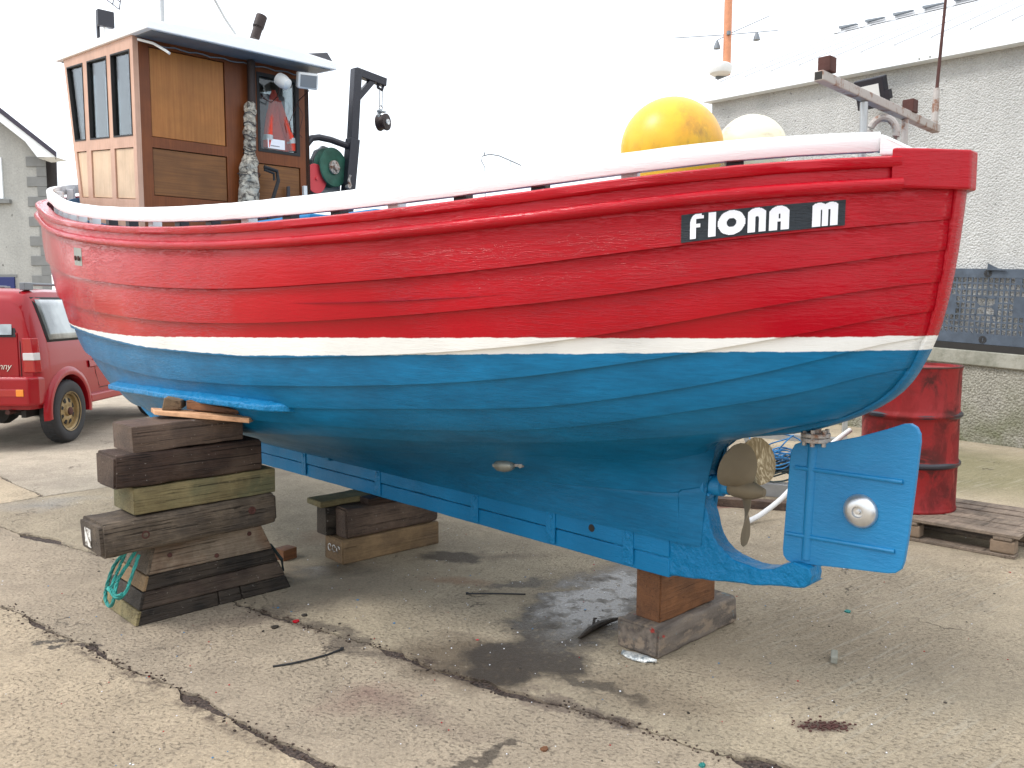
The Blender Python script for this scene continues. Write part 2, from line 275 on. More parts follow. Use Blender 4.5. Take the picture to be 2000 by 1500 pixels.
# ------------------------------------------------------------------ mesh building
class MB:
    def __init__(s): s.v = []; s.f = []
    def add(s, vs, fs):
        o = len(s.v); s.v += [Vector(p) for p in vs]; s.f += [tuple(i + o for i in f) for f in fs]; return s
    def hexa(s, p):   # 8 points: bottom 0-3, top 4-7
        return s.add(p, [(0, 3, 2, 1), (4, 5, 6, 7), (0, 1, 5, 4), (1, 2, 6, 5), (2, 3, 7, 6), (3, 0, 4, 7)])
    def box(s, c, sz, ax=None):
        c = Vector(c); ax = ax or (Vector((1, 0, 0)), Vector((0, 1, 0)), ZV); h = [a * (d / 2) for a, d in zip(ax, sz)]
        P = [c + h[0] * i + h[1] * j + h[2] * k for k in (-1, 1) for i, j in ((-1, -1), (1, -1), (1, 1), (-1, 1))]
        return s.hexa(P)
    def bbox(s, s0, s1, w0, w1, z0, z1):   # box in boat coordinates
        return s.hexa([B(s0, w0, z0), B(s1, w0, z0), B(s1, w1, z0), B(s0, w1, z0), B(s0, w0, z1), B(s1, w0, z1), B(s1, w1, z1), B(s0, w1, z1)])
    def tube(s, pts, r, n=8, caps=True, sq=False, up=None):
        pts = [Vector(p) for p in pts]; N = len(pts); rings = []
        rr = r if isinstance(r, (list, tuple)) else [r] * N
        for i, p in enumerate(pts):
            t = (pts[min(i + 1, N - 1)] - pts[max(i - 1, 0)]).normalized()
            u = up if up else (ZV if abs(t.z) < .95 else Vector((1, 0, 0)))
            a = t.cross(u).normalized(); b = a.cross(t).normalized(); ring = []
            nn = 4 if sq else n
            for k in range(nn):
                th = 2 * math.pi * (k + (.5 if sq else 0)) / nn; q = rr[i] * (math.sqrt(2) if sq else 1)
                ring.append(p + a * math.cos(th) * q + b * math.sin(th) * q)
            rings.append(ring)
        o = len(s.v); nn = len(rings[0])
        for ring in rings: s.v += ring
        for i in range(N - 1):
            for k in range(nn): s.f.append((o + i * nn + k, o + i * nn + (k + 1) % nn, o + (i + 1) * nn + (k + 1) % nn, o + (i + 1) * nn + k))
        if caps: s.f.append(tuple(o + k for k in reversed(range(nn)))); s.f.append(tuple(o + (N - 1) * nn + k for k in range(nn)))
        return s
    def prism(s, poly, ext):
        ext = Vector(ext); n = len(poly); o = len(s.v); s.v += [Vector(p) for p in poly] + [Vector(p) + ext for p in poly]
        s.f.append(tuple(o + i for i in reversed(range(n)))); s.f.append(tuple(o + n + i for i in range(n)))
        for i in range(n): s.f.append((o + i, o + (i + 1) % n, o + n + (i + 1) % n, o + n + i))
        return s
    def lathe(s, prof, c, axis=ZV, n=32, close=True):
        axis = Vector(axis).normalized(); u = Vector((1, 0, 0)) if abs(axis.x) < .9 else Vector((0, 1, 0)); a = axis.cross(u).normalized(); b = axis.cross(a); c = Vector(c)
        o = len(s.v)
        for r, h in prof:
            for k in range(n):
                th = 2 * math.pi * k / n; s.v.append(c + axis * h + a * (r * math.cos(th)) + b * (r * math.sin(th)))
        for i in range(len(prof) - 1):
            for k in range(n): s.f.append((o + i * n + k, o + i * n + (k + 1) % n, o + (i + 1) * n + (k + 1) % n, o + (i + 1) * n + k))
        if close:
            if prof[0][0] > 1e-4: s.f.append(tuple(o + k for k in reversed(range(n))))
            if prof[-1][0] > 1e-4: s.f.append(tuple(o + (len(prof) - 1) * n + k for k in range(n)))
        return s
    def grid(s, P):
        o = len(s.v); a = len(P); b = len(P[0])
        for row in P: s.v += [Vector(p) for p in row]
        for i in range(a - 1):
            for j in range(b - 1): s.f.append((o + i * b + j, o + (i + 1) * b + j, o + (i + 1) * b + j + 1, o + i * b + j + 1))
        return s
    def build(s, name, mat, parent=None, smooth=False, bevel=0, seg=2, origin=None, kind=None, recalc=True, ang=35, **tags):
        org = Vector((0, 0, 0))
        q = parent
        if q is not None:
            while q.parent is not None: q = q.parent
            org = q.location.copy()
        if origin is not None and parent is None: org = Vector(origin)
        me = bpy.data.meshes.new(name); me.from_pydata([v - org for v in s.v], [], s.f); me.update()
        bm = bmesh.new(); bm.from_mesh(me)
        bmesh.ops.remove_doubles(bm, verts=bm.verts, dist=1e-6)
        if recalc: bmesh.ops.recalc_face_normals(bm, faces=bm.faces)
        big = [f for f in bm.faces if len(f.verts) > 8]
        if big and not bevel: bmesh.ops.triangulate(bm, faces=big)
        bm.to_mesh(me); bm.free()
        ob = bpy.data.objects.new(name, me); COL.objects.link(ob)
        me.materials.append(MAT[mat] if isinstance(mat, str) else mat)
        if smooth:
            for p in me.polygons: p.use_smooth = True
            try: me.set_sharp_from_angle(angle=R(ang))
            except Exception: pass
        if bevel:
            bv = ob.modifiers.new('bevel', 'BEVEL'); bv.width = bevel; bv.segments = seg; bv.limit_method = 'ANGLE'; bv.angle_limit = R(35)
        if parent is not None: ob.parent = parent
        else: ob.location = org
        if kind: ob['kind'] = kind
        for k, v in tags.items(): ob[k] = v
        return ob
def thing(name, loc, label, category, group=None):
    o = bpy.data.objects.new(name, None); COL.objects.link(o); o.location = loc; o.empty_display_size = .2
    o['label'] = label; o['category'] = category
    if group: o['group'] = group
    return o
def tagt(o, label, category, group=None):
    o['label'] = label; o['category'] = category
    if group: o['group'] = group
    return o
def arc(c, a, b, r, t0, t1, n): return [Vector(c) + Vector(a) * (r * math.cos(R(t0 + (t1 - t0) * i / n))) + Vector(b) * (r * math.sin(R(t0 + (t1 - t0) * i / n))) for i in range(n + 1)]

# ------------------------------------------------------------------ ground: cast concrete bays over dirt-filled joints
def jag(p, q, step=.018, amp=.012, seed=0):
    p = Vector((*p, 0)); q = Vector((*q, 0)); L = (q - p).length; n = max(2, int(L / step)); d = (q - p) / L; nn_ = Vector((-d.y, d.x, 0)); out = []
    for i in range(n + 1):
        x = p + d * (L * i / n); k = noise.noise(Vector((x.x * 2.3, x.y * 2.3, seed))) * amp * 3 + noise.noise(Vector((x.x * 14, x.y * 14, seed + 3))) * amp + noise.noise(Vector((x.x * 45, x.y * 45, seed + 5))) * amp * .5
        if i in (0, n): k = 0
        out.append((x, nn_, k))
    return out
def gapw(x, seed, wide):
    g = noise.noise(Vector((x.x * 3.1, x.y * 3.1, seed + 9))) + .5 * noise.noise(Vector((x.x * 11, x.y * 11, seed + 11)))
    return .0045 + wide * max(0, g + .12) ** 1.1
def side(path, sgn, seed, wide):
    o = []
    for x, n_, k in path:
        rough_ = noise.noise(Vector((x.x * 30, x.y * 30, seed + sgn * 7))) * .006
        o.append(x + n_ * (k + sgn * (gapw(x, seed, wide) + max(0, rough_))))
    return o
def poly_path(pts, **kw):
    o = []
    for a, b in zip(pts[:-1], pts[1:]):
        j = jag(a, b, **kw); o += j if not o else j[1:]
    return o
# joints (left to right), each followed beyond the frame
J1 = poly_path([(-8, 8.1), (-2.54, 4.07)], step=.2, amp=.004, seed=1)[:-1] + poly_path([(-2.54, 4.07), (-1.98, 3.67), (-1.34, 3.18), (-.6, 2.62), (1.5, 1.1)], seed=1)
J2 = poly_path([(-2.0, 4.57)][:0] + [(-4.04, 5.99), (-3.44, 5.57), (-2.31, 4.83), (-1.32, 4.09), (-.68, 3.63), (0, 3.13), (.54, 2.82), (.73, 2.69), (1.9, 1.9)], seed=2)
J2L = poly_path([(-12, 11.4), (-4.04, 5.99)], step=.2, amp=.004, seed=2)
J3 = poly_path([(-4.04, 5.99), (-3.67, 6.47), (-3.34, 6.79), (-2.6, 7.7)], step=.03, amp=.01, seed=4) + poly_path([(-2.6, 7.7), (15, 28)], step=.5, amp=.003, seed=4)[1:]
J4 = poly_path([(-12, 14.7), (-4.47, 7.26), (-3.67, 6.47)], step=.05, amp=.01, seed=6)
def mk_concrete():
    m = M('yard_concrete', (.35, .3, .24), .85, 0, .35)
    P = m.coord('World'); pos = m.xyz(P)
    oi = m.n('ObjectInfo'); rnd = oi.outputs['Random']
    tint = m.n('Attribute', attribute_name='tint', attribute_type='OBJECT').outputs['Color']
    big = m.noise(P, .9, 6, .6); mid = m.noise(P, 5, 6, .65, .4); fin = m.noise(P, 75, 6, .8); ag = m.voro(P, 85)
    c = m.mix(m.ramp(big, .35, .65), (.455, .375, .272), (.325, .268, .198)); c = m.mix(1, c, tint, 'MULTIPLY')
    t = m.math('MULTIPLY', m.ramp(mid, .3, .72, .84, 1.18), m.ramp(fin, .3, .7, .68, 1.30)); cc = m.n('CombineColor'); [m.lk(t, cc.inputs[i]) for i in range(3)]
    c = m.mix(1, c, cc.outputs[0], 'MULTIPLY')
    # aggregate showing, small dark pits, pale specks
    c = m.mix(m.ramp(m.noise(m.coord('World', scale=(1, 1.4, 1)), 34, 3, .6), .57, .66, 0, .32), c, (.15, .125, .10))
    c = m.mix(m.ramp(m.voro(m.coord('World', loc=(4, 2, 0)), 30), .07, .04, 0, .7), c, (.62, .58, .5))
    c = m.mix(m.math('MULTIPLY', m.ramp(mid, .52, .66), m.ramp(m.noise(m.coord('World', loc=(9, 0, 0)), 13, 6, .7), .5, .62, 0, .4)), c, (.13, .10, .08))
    dist = m.n('VectorMath', operation='SUBTRACT'); 
    wv = m.noise(P, 3.2, 5, .65, out=1); sub = m.n('VectorMath', operation='SUBTRACT'); m.lk(wv, sub.inputs[0]); sub.inputs[1].default_value = (.5, .5, .5)
    scl = m.n('VectorMath', operation='SCALE'); m.lk(sub.outputs[0], scl.inputs[0]); scl.inputs['Scale'].default_value = .55
    wrp = m.n('VectorMath', operation='ADD'); m.lk(P, wrp.inputs[0]); m.lk(scl.outputs[0], wrp.inputs[1])
    def blob(cx, cy, rx, ry, rot, edge=.25, warp=True):
        mp = m.n('Mapping'); mp.vector_type = 'TEXTURE'; m.lk(wrp.outputs[0] if warp else P, mp.inputs[0]); mp.inputs['Location'].default_value = (cx, cy, 0); mp.inputs['Rotation'].default_value = (0, 0, R(rot)); mp.inputs['Scale'].default_value = (rx, ry, 1)
        sp = m.xyz(mp.outputs[0]); r2 = m.math('SQRT', m.math('ADD', m.math('MULTIPLY', sp[0], sp[0]), m.math('MULTIPLY', sp[1], sp[1])))
        return m.ramp(r2, 1, 1 - edge)
    def lay(c, f, col, amt): return m.mix(m.math('MULTIPLY', f, amt), c, col)
    for (cx, cy, rx, ry, rot, col, amt, edge) in [
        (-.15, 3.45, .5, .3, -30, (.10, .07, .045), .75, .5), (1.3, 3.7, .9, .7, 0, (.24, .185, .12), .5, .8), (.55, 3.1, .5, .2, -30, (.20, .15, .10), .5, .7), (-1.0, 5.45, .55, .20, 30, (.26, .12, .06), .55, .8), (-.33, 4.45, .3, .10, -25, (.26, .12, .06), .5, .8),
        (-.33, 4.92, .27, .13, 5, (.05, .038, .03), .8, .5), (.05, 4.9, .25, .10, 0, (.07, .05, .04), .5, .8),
        (-.52, 3.07, .26, .2, 20, (.20, .09, .08), .45, .9), (-.30, 2.95, .35, .12, -35, (.15, .10, .085), .4, .9),
        (1.11, 2.88, .125, .05, 0, (.06, .035, .028), .9, .5), (4.0, 7.6, 1.5, 1.5, 0, (.15, .145, .06), .65, .5),
        (1.62, 6.2, .45, .16, 10, (.22, .05, .05), .6, .5), (-1.2, 3.95, .5, .1, 35, (.12, .09, .07), .5, .7),
        (-.8, 3.72, .5, .06, -37, (.09, .07, .055), .7, .6), (.25, 3.0, .4, .05, -33, (.10, .07, .06), .6, .6),
        (-.06, 2.76, .12, .035, 40, (.10, .08, .06), .9, .4), (-.17, 2.66, .10, .05, 10, (.10, .08, .06), .9, .4),
        (-3.5, 6.25, .5, .25, 30, (.22, .26, .30), .35, .9), (-.95, 4.35, .7, .5, 30, (.13, .10, .08), .35, .9),
        (.95, 3.25, .5, .25, -30, (.20, .15, .11), .3, .9), (-2.05, 3.62, .06, .03, 0, (.07, .06, .05), .9, .4), (-1.9, 3.56, .07, .03, -30, (.08, .06, .05), .9, .4)]:
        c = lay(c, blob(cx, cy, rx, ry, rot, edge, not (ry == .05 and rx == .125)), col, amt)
    edge_n = m.ramp(m.noise(P, 7, 5, .7), .44, .60); edge_m = m.ramp(m.noise(m.coord('World', loc=(6, 3, 0)), 22, 4, .7), .3, .55)
    for (cx, cy, rx, ry, rot) in [(-1.55, 3.31, 1.25, .05, -37), (-1.1, 3.93, .55, .055, -36), (-.35, 3.39, .5, .075, -36), (.35, 2.93, .55, .05, -30), (-2.9, 5.22, .9, .04, -34), (.9, 2.57, .3, .06, -35), (-.95, 2.85, .55, .06, -37)]:
        c = lay(c, m.math('MULTIPLY', m.math('MULTIPLY', blob(cx, cy, rx, ry, rot, .6, False), edge_n), edge_m), (.055, .036, .028), .9)
    pits = m.math('MULTIPLY', m.ramp(m.noise(m.coord('World', scale=(1, 1.5, 1), rot=(0, 0, .5)), 48, 5, .75), .56, .62), m.ramp(m.noise(P, 1.7, 4), .40, .58, .25, 1)); c = m.mix(m.math('MULTIPLY', pits, m.ramp(pos[0], -.3, 1.2, .38, .20)), c, (.14, .115, .09))
    lite = m.ramp(m.noise(m.coord('World', loc=(8, 8, 0)), 60, 5, .8), .58, .66); c = m.mix(m.math('MULTIPLY', lite, .5), c, (.55, .47, .36))
    wet = m.math('MAXIMUM', blob(.40, 4.10, .33, .85, -27, .3), m.math('MAXIMUM', blob(.04, 3.44, .34, .27, -10, .3), blob(.20, 3.72, .26, .36, -25, .4)))
    wet = m.math('MAXIMUM', wet, m.math('MULTIPLY', blob(-1.05, 4.66, .42, .2, 30, .7), .75)); wet = m.math('MAXIMUM', wet, m.math('MULTIPLY', blob(.05, 4.4, .3, .07, 20, .5), .8))
    wet = m.math('MAXIMUM', wet, m.math('MULTIPLY', blob(.27, 3.2, .32, .06, -35, .4), .8))
    dry = blob(.14, 4.28, .24, .05, 32, .5); wet = m.math('MULTIPLY', wet, m.math('SUBTRACT', 1, dry))
    wet = m.math('MULTIPLY', wet, m.ramp(m.noise(P, 24, 5, .7), .28, .46, .55, 1))
    gl_ = m.math('MULTIPLY', m.math('MAXIMUM', blob(.46, 4.18, .34, .80, -25, .6), m.math('MULTIPLY', blob(-1.05, 4.66, .4, .2, 30, .7), .6)), m.ramp(m.noise(P, 9, 4), .32, .5))
    c = m.mix(m.math('MULTIPLY', wet, .92), c, (.030, .021, .014)); wet = m.math('MULTIPLY', wet, m.math('ADD', m.math('MULTIPLY', gl_, .62), .38))
    # sweeping lines left by the tamping board, on the right-hand bay
    ln = m.noise(m.coord('World', rot=(0, 0, R(-38)), scale=(1.2, 22, 1)), 2.0, 3, .5, .3)
    lmask = m.math('MULTIPLY', m.ramp(pos[0], .4, 1.4), m.ramp(m.noise(P, 1.1, 2), .4, .55))
    lc = m.math('MULTIPLY', m.ramp(ln, .54, .66), m.math('MULTIPLY', lmask, .35)); c = m.mix(lc, c, (.44, .40, .32))
    # traces of spilled paint
    for k, (col, th) in enumerate([((.03, .12, .26), .735), ((.30, .04, .04), .735), ((.6, .6, .58), .745)]):
        c = m.mix(m.ramp(m.noise(m.coord('World', loc=(11 + 7 * k, 3 * k, 0)), 9 + 5 * k, 4, .75), th, th + .012, 0, .6), c, col)
    # hairline cracks
    e = m.voro(wrp.outputs[0], .42, 'DISTANCE_TO_EDGE'); hl = m.math('MULTIPLY', m.ramp(e, .0035, .001), m.ramp(m.noise(P, 1.6, 2), .55, .62)); c = m.mix(m.math('MULTIPLY', hl, .55), c, (.07, .055, .045))
    m.set('Base Color', c)
    m.set('Roughness', m.math('SUBTRACT', .88, m.math('MULTIPLY', wet, m.ramp(m.noise(P, 60, 4), .35, .6, .56, .78))))
    h = m.math('ADD', m.math('MULTIPLY', fin, 1.0), m.math('ADD', m.math('MULTIPLY', mid, 1.5), m.math('MULTIPLY', ln, m.math('MULTIPLY', lmask, 1.1))))
    h = m.math('SUBTRACT', h, m.math('ADD', m.math('MULTIPLY', hl, 2), m.math('MULTIPLY', pits, .8))); nb = m.n('Bump'); m.lk(h, nb.inputs['Height']); nb.inputs['Distance'].default_value = .010
    m.lk(m.math('SUBTRACT', .95, m.math('MULTIPLY', wet, .84)), nb.inputs['Strength']); m.set('Normal', nb.outputs[0])
    return m.m
MAT['concrete'] = mk_concrete()
m = M('joint_dirt', (.05, .035, .028), .9); g = m.coord('World'); c = m.mix(m.ramp(m.noise(g, 70, 4), .4, .65), (.028, .02, .016), (.10, .07, .055)); c = m.mix(m.ramp(m.voro(g, 60), .12, .06), c, (.35, .3, .26)); m.set('Base Color', c); m.set('Normal', m.bump(m.noise(g, 80, 4), 1, .01)); MAT['dirt'] = m.m
gd = MB(); S_ = 900; gd.add([(-S_, -S_, -.012), (S_, -S_, -.012), (S_, S_, -.012), (-S_, S_, -.012)], [(0, 1, 2, 3)]); ground = gd.build('ground', 'dirt', kind='structure')
def slab(pts, tint):
    b = MB(); b.prism([Vector((p.x, p.y, -.15)) for p in pts], (0, 0, .15)); o = b.build('concrete_slab', 'concrete', ground); o['tint'] = (*tint, 1.0); return o
W1, W2, W3 = .052, .060, .012
V = lambda x, y: Vector((x, y, 0))
rev = lambda l: list(reversed(l))
slab(side(J1, -1, 1, W1) + [V(1.5, -30), V(-200, -30), V(-200, 150)], (1.16, 1.13, 1.07))
slab(side(J1, 1, 1, W1) + [V(120, -85)] + [V(121, -84)] + rev(side(J2, -1, 2, W2)) + rev(side(J2L, -1, 2, .006)) + [V(-199, 138)], (.99, .975, .965))
slab(side(J2, 1, 2, W2) + [V(122, -80), V(800, 0), V(800, 800), V(700, 800)] + rev(side(J3, -1, 4, W3)), (1.0, 1.0, .96))
slab([p for p in side(J2L, 1, 2, .006)] + [V(-4.05, 6.0)] + rev([V(-4.05, 6.0)])[:0] + [V(-3.70, 6.44)] + rev(side(J4, -1, 6, W3))[1:] + [V(-190, 191)], (1.22, 1.2, 1.14))
slab(side(J4, 1, 6, W3) + side(J3, 1, 4, W3)[17:] + [V(700, 820), V(-800, 820), V(-800, 700)], (1.1, 1.14, 1.2))
# loose grit lying in the open joints
gr = MB(); rg = random.Random(3)
for path, cnt in ((J1, 420), (J2, 420)):
    inv = [p for p in path if -2.6 < p[0].x < 1.2]
    for i in range(cnt):
        x, n_, k = rg.choice(inv); q = x + n_ * (k + rg.gauss(0, .02)); r = rg.uniform(.0015, .005)
        a = rg.uniform(0, 6); gr.box((q.x, q.y, r * .4), (r * 2, r * 1.4, r), (Vector((math.cos(a), math.sin(a), 0)), Vector((-math.sin(a), math.cos(a), 0)), ZV))
gr.build('joint_grit', 't_dark', kind='stuff')

# ------------------------------------------------------------------ fishing boat
boat = thing('fishing_boat', B(-2.5, 0, 0), 'red white and blue clinker fishing boat propped ashore on timber blocks', 'boat')
ZG = [(-6.35, 2.5), (-5.5, 2.36), (-5, 2.26), (-4.5, 2.165), (-4, 2.08), (-3.5, 2.0), (-3, 1.94), (-2.5, 1.895), (-2, 1.86), (-1.5, 1.84), (-1, 1.833), (-.5, 1.838), (0, 1.858), (.4, 1.895), (.7, 1.925), (1, 1.96), (1.12, 1.965)]
_zf = np.polyfit([a for a, b in ZG], [b for a, b in ZG], 6)
def zg(s): return float(np.polyval(_zf, s))
def st(s, ws, zs): return [(s, w, z) for w, z in zip(ws, zs)] + [(s, ws[8], zg(s))]
NET = np.array([
 [(-5.35, .04, .50), (-5.7, .04, .62), (-5.9, .04, .78), (-6.02, .04, .95), (-6.1, .04, 1.12), (-6.17, .04, 1.3), (-6.23, .04, 1.5), (-6.29, .04, 1.85), (-6.33, .05, zg(-6.33))],
 st(-5.15, [.05, .07, .13, .20, .33, .51, .68, .82, .88], [.51, .62, .76, .90, 1.05, 1.22, 1.42, 1.82]),
 st(-4.4, [.05, .15, .29, .44, .65, .84, .965, 1.065, 1.11], [.53, .62, .74, .85, .98, 1.15, 1.38, 1.75]),
 st(-3.5, [.05, .24, .50, .76, .94, 1.05, 1.14, 1.22, 1.26], [.53, .61, .71, .81, .93, 1.11, 1.36, 1.66]),
 st(-2.5, [.05, .26, .54, .82, 1.02, 1.13, 1.21, 1.265, 1.285], [.53, .61, .71, .81, .93, 1.11, 1.35, 1.60]),
 st(-1.6, [.05, .20, .46, .75, .96, 1.08, 1.16, 1.215, 1.235], [.53, .64, .75, .85, .97, 1.13, 1.36, 1.58]),
 st(-.8, [.05, .12, .30, .58, .80, .93, 1.02, 1.095, 1.125], [.53, .67, .80, .90, 1.00, 1.15, 1.37, 1.60]),
 st(0, [.05, .075, .13, .28, .52, .68, .80, .875, .91], [.53, .70, .84, .93, 1.01, 1.14, 1.37, 1.62]),
 [(.11, .05, .53), (.12, .065, .71), (.15, .09, .86), (.22, .16, .955), (.42, .27, 1.035), (.55, .41, 1.17), (.60, .50, 1.38), (.62, .56, 1.63), (.64, .585, zg(.64))],
 [(.20, .04, .53), (.215, .04, .72), (.24, .04, .87), (.302, .04, .990), (.632, .04, 1.066), (.888, .04, 1.192), (1.0, .04, 1.36), (1.056, .04, 1.6), (1.090, .045, zg(1.09))]])
def cr(P, t):
    n = len(P); i = min(max(int(t), 0), n - 2); f_ = t - i
    p1, p2 = P[i], P[i + 1]; p0 = P[i - 1] if i > 0 else 2 * p1 - p2; p3 = P[i + 2] if i + 2 < n else 2 * p2 - p1
    return .5 * ((2 * p1) + (-p0 + p2) * f_ + (2 * p0 - 5 * p1 + 4 * p2 - p3) * f_ ** 2 + (-p0 + 3 * p1 - 3 * p2 + p3) * f_ ** 3)
def S(u, v): return cr(cr(NET, u), v)
def SP(u, v, off=0, sgn=1):
    """point on the moulded hull surface, pushed out by off; sgn -1 is the other side"""
    a = S(u, v); e = .02
    a1 = S(max(u - e, 0), v); a2 = S(min(u + e, 9), v); c1 = S(u, max(v - e, 0)); c2 = S(u, min(v + e, 8))
    n_ = np.cross(a2 - a1, c2 - c1); L = np.linalg.norm(n_); n_ = n_ / L if L > 1e-9 else np.array([0, 1, 0])
    if n_[1] < 0: n_ = -n_
    p = a + n_ * off
    return B(p[0], p[1] * sgn, p[2])
LAPS = [
 [(0, 0), (9, 0)],
 [(0, .6), (3, .8), (5.8, 1.08), (6.4, 1.11), (6.84, 1.2), (9, 1.4)],
 [(0, 1.4), (3, 1.8), (5.75, 2.26), (6.5, 2.4), (7.38, 2.47), (9, 2.6)],
 [(0, 2.2), (3, 2.9), (5.26, 3.45), (5.66, 3.39), (6.08, 3.35), (6.7, 3.83), (7.13, 4.12), (7.58, 4.28), (8.14, 4.42), (8.65, 4.45), (9, 4.45)],
 [(0, 3.0), (2, 3.55), (4, 3.95), (5.06, 3.99), (5.71, 3.93), (6.09, 3.98), (6.33, 4.08), (6.81, 4.42), (7.22, 4.74), (7.72, 4.98), (8.27, 5.19), (8.55, 5.37), (9, 5.75)],
 [(0, 3.8), (2, 4.25), (4, 4.5), (5.34, 4.52), (5.84, 4.57), (6.28, 4.74), (6.65, 4.92), (7, 5.08), (7.46, 5.28), (7.92, 5.45), (8.24, 5.65), (8.5, 5.86), (9, 6.25)],
 [(0, 4.7), (2, 5.3), (3.13, 5.24), (3.97, 5.08), (4.92, 5.05), (5.83, 5.12), (6.2, 5.22), (6.72, 5.46), (7.18, 5.66), (7.76, 5.86), (8.1, 6.04), (8.56, 6.31), (9, 6.62)],
 [(0, 5.6), (2.5, 5.94), (3.48, 5.81), (4.13, 5.71), (4.61, 5.66), (5.15, 5.62), (5.81, 5.66), (6.34, 5.79), (6.77, 5.93), (7.29, 6.12), (7.83, 6.33), (8.33, 6.61), (9, 6.96)],
 [(0, 6.3), (2, 6.52), (2.71, 6.49), (3.27, 6.43), (3.88, 6.38), (4.42, 6.31), (4.99, 6.28), (5.7, 6.31), (6.17, 6.37), (6.91, 6.53), (7.6, 6.69), (8.16, 6.92), (9, 7.26)],
 [(0, 7.0), (2.25, 7.10), (3.47, 7.05), (4.82, 6.98), (5.68, 6.94), (6.47, 6.97), (6.87, 7.03), (7.29, 7.12), (7.77, 7.21), (8.49, 7.39), (9, 7.50)],
 [(0, 8), (9, 8)]]
def lapf(k, u):
    L = LAPS[k]; xs = [a for a, b in L]; ys = [b for a, b in L]
    r = 0
    for du, wt in ((-.35, .15), (-.18, .2), (0, .3), (.18, .2), (.35, .15)):
        uu = min(max(u + du, 0), 9); r += wt * np.interp(uu, xs, ys)
    return float(r)
def band_top(s): return 1.338 + .022 * (s + 2.0) + (.035 * max(0, (-2.4 - s)) ** 1.3 if s < -2.4 else 0) - .009 * max(0, s)
def band_low(s): return float(np.interp(s, [-4.3, -3.9, -2.4, -1.5, -.8, 0, .6, 1.1], [1.36, 1.345, 1.275, 1.268, 1.294, 1.325, 1.345, 1.35]))
us = sorted(set([round(x, 4) for x in list(np.linspace(0, 9, 91)) + [8.85, 8.95, .05]]))
def add_bands(ob):
    me = ob.data
    for nm, fn in (('band', band_top), ('band_low', band_low)):
        at = me.attributes.new(nm, 'FLOAT', 'POINT'); vals = []
        for v in me.vertices:
            p = v.co + boat.location; q = np.array([p.x, p.y]) - R0; vals.append(fn(float(q @ DD)))
        at.data.foreach_set('value', vals)
for sgn in (1, -1):
    for k in range(10):
        rows = []
        lo = [lapf(k, u) for u in us]; hi = [min(8, lapf(k + 1, u) + .06) for u in us]
        nrow = 6
        for iu, u in enumerate(us):
            e = min(1, min(u, 9 - u) / .5); r_ = []
            th = .022 * (0.35 + .65 * e) if k > 2 else .010 * e
            r_.append(SP(u, lo[iu], -.006, sgn))
            for j in range(nrow):
                f = j / (nrow - 1); v = lo[iu] + (hi[iu] - lo[iu]) * f
                r_.append(SP(u, v, (th) * (1 - f) + .001, sgn))
            rows.append(r_)
        b = MB(); b.grid(rows); o = b.build('plank', 'hull', boat, smooth=True, ang=30, recalc=False)
        bm = bmesh.new(); bm.from_mesh(o.data); bmesh.ops.recalc_face_normals(bm, faces=bm.faces); bm.to_mesh(o.data); bm.free()
        add_bands(o)
        sol = o.modifiers.new('thick', 'SOLIDIFY'); sol.thickness = .012; sol.offset = 0
# swept timbers along (s, w, z) paths with a rectangular or rounded section
def sweep(path, half, out, inn):  # centreline timber: width 2*half across, from -inn to +out along the in-plane normal
    b = MB(); rows = []
    for i, (s_, z_) in enumerate(path):
        a = path[max(i - 1, 0)]; c_ = path[min(i + 1, len(path) - 1)]; d = Vector((c_[0] - a[0], c_[1] - a[1])).normalized(); n_ = Vector((d.y, -d.x))
        rows.append([B(s_ + n_.x * o_, w_, z_ + n_.y * o_) for o_, w_ in ((-inn, half), (out * .7, half), (out, half * .6), (out, -half * .6), (out * .7, -half), (-inn, -half))])
    N = len(rows)
    for r in rows: b.v += r
    for i in range(N - 1):
        for k in range(6): b.f.append((i * 6 + k, i * 6 + (k + 1) % 6, (i + 1) * 6 + (k + 1) % 6, (i + 1) * 6 + k))
    b.f.append(tuple(range(6))); b.f.append(tuple((N - 1) * 6 + k for k in range(6)))
    return b
prof = [S(9, v) for v in np.linspace(3, 8, 26)]
o = sweep([(p[0], p[2]) for p in prof], .042, .026, .04).build('sternpost', 'hull', boat, smooth=True, ang=40); add_bands(o)
prof = [S(0, v) for v in np.linspace(0, 8, 30)]
o = sweep(list(reversed([(p[0], p[2]) for p in prof] + [(-6.36, zg(-6.33) + .1)])), .045, .05, .04).build('stem', 'hull', boat, smooth=True, ang=40); add_bands(o)
# keel with a wearing shoe under it, seams and iron straps
kb = MB(); kp = [(.06, .372, .447, .53), (-5.0, .36, .445, .53), (-5.25, .40, .455, .53), (-5.42, .46, .49, .56)]
NS = 60
def rub_(i, a): return a * noise.noise(Vector((i * 1.7, a * 900, 2)))
for nm, lo_, hi_, hw in (('worm_shoe', .36, .442, .047), ('keel', .447, .535, .052)):
    b = MB(); rows = []
    for i in range(NS + 1):
        f = i / NS; s_ = .05 - f * 5.4; up = max(0, (-4.9 - s_)) ** 1.6 * .35
        j = rub_(i, .004)
        rows.append([B(s_, hw + j, lo_ + up + rub_(i + 50, .003)), B(s_, hw + j, hi_ + up * .7), B(s_, -hw, hi_ + up * .7), B(s_, -hw, lo_ + up)])
    for r in rows: b.v += r
    for i in range(NS):
        for k in range(4): b.f.append((i * 4 + k, i * 4 + (k + 1) % 4, (i + 1) * 4 + (k + 1) % 4, (i + 1) * 4 + k))
    b.f.append((0, 1, 2, 3)); b.f.append(tuple(NS * 4 + k for k in range(4)))
    kobj = b.build(nm, 'blue', boat, bevel=.006)
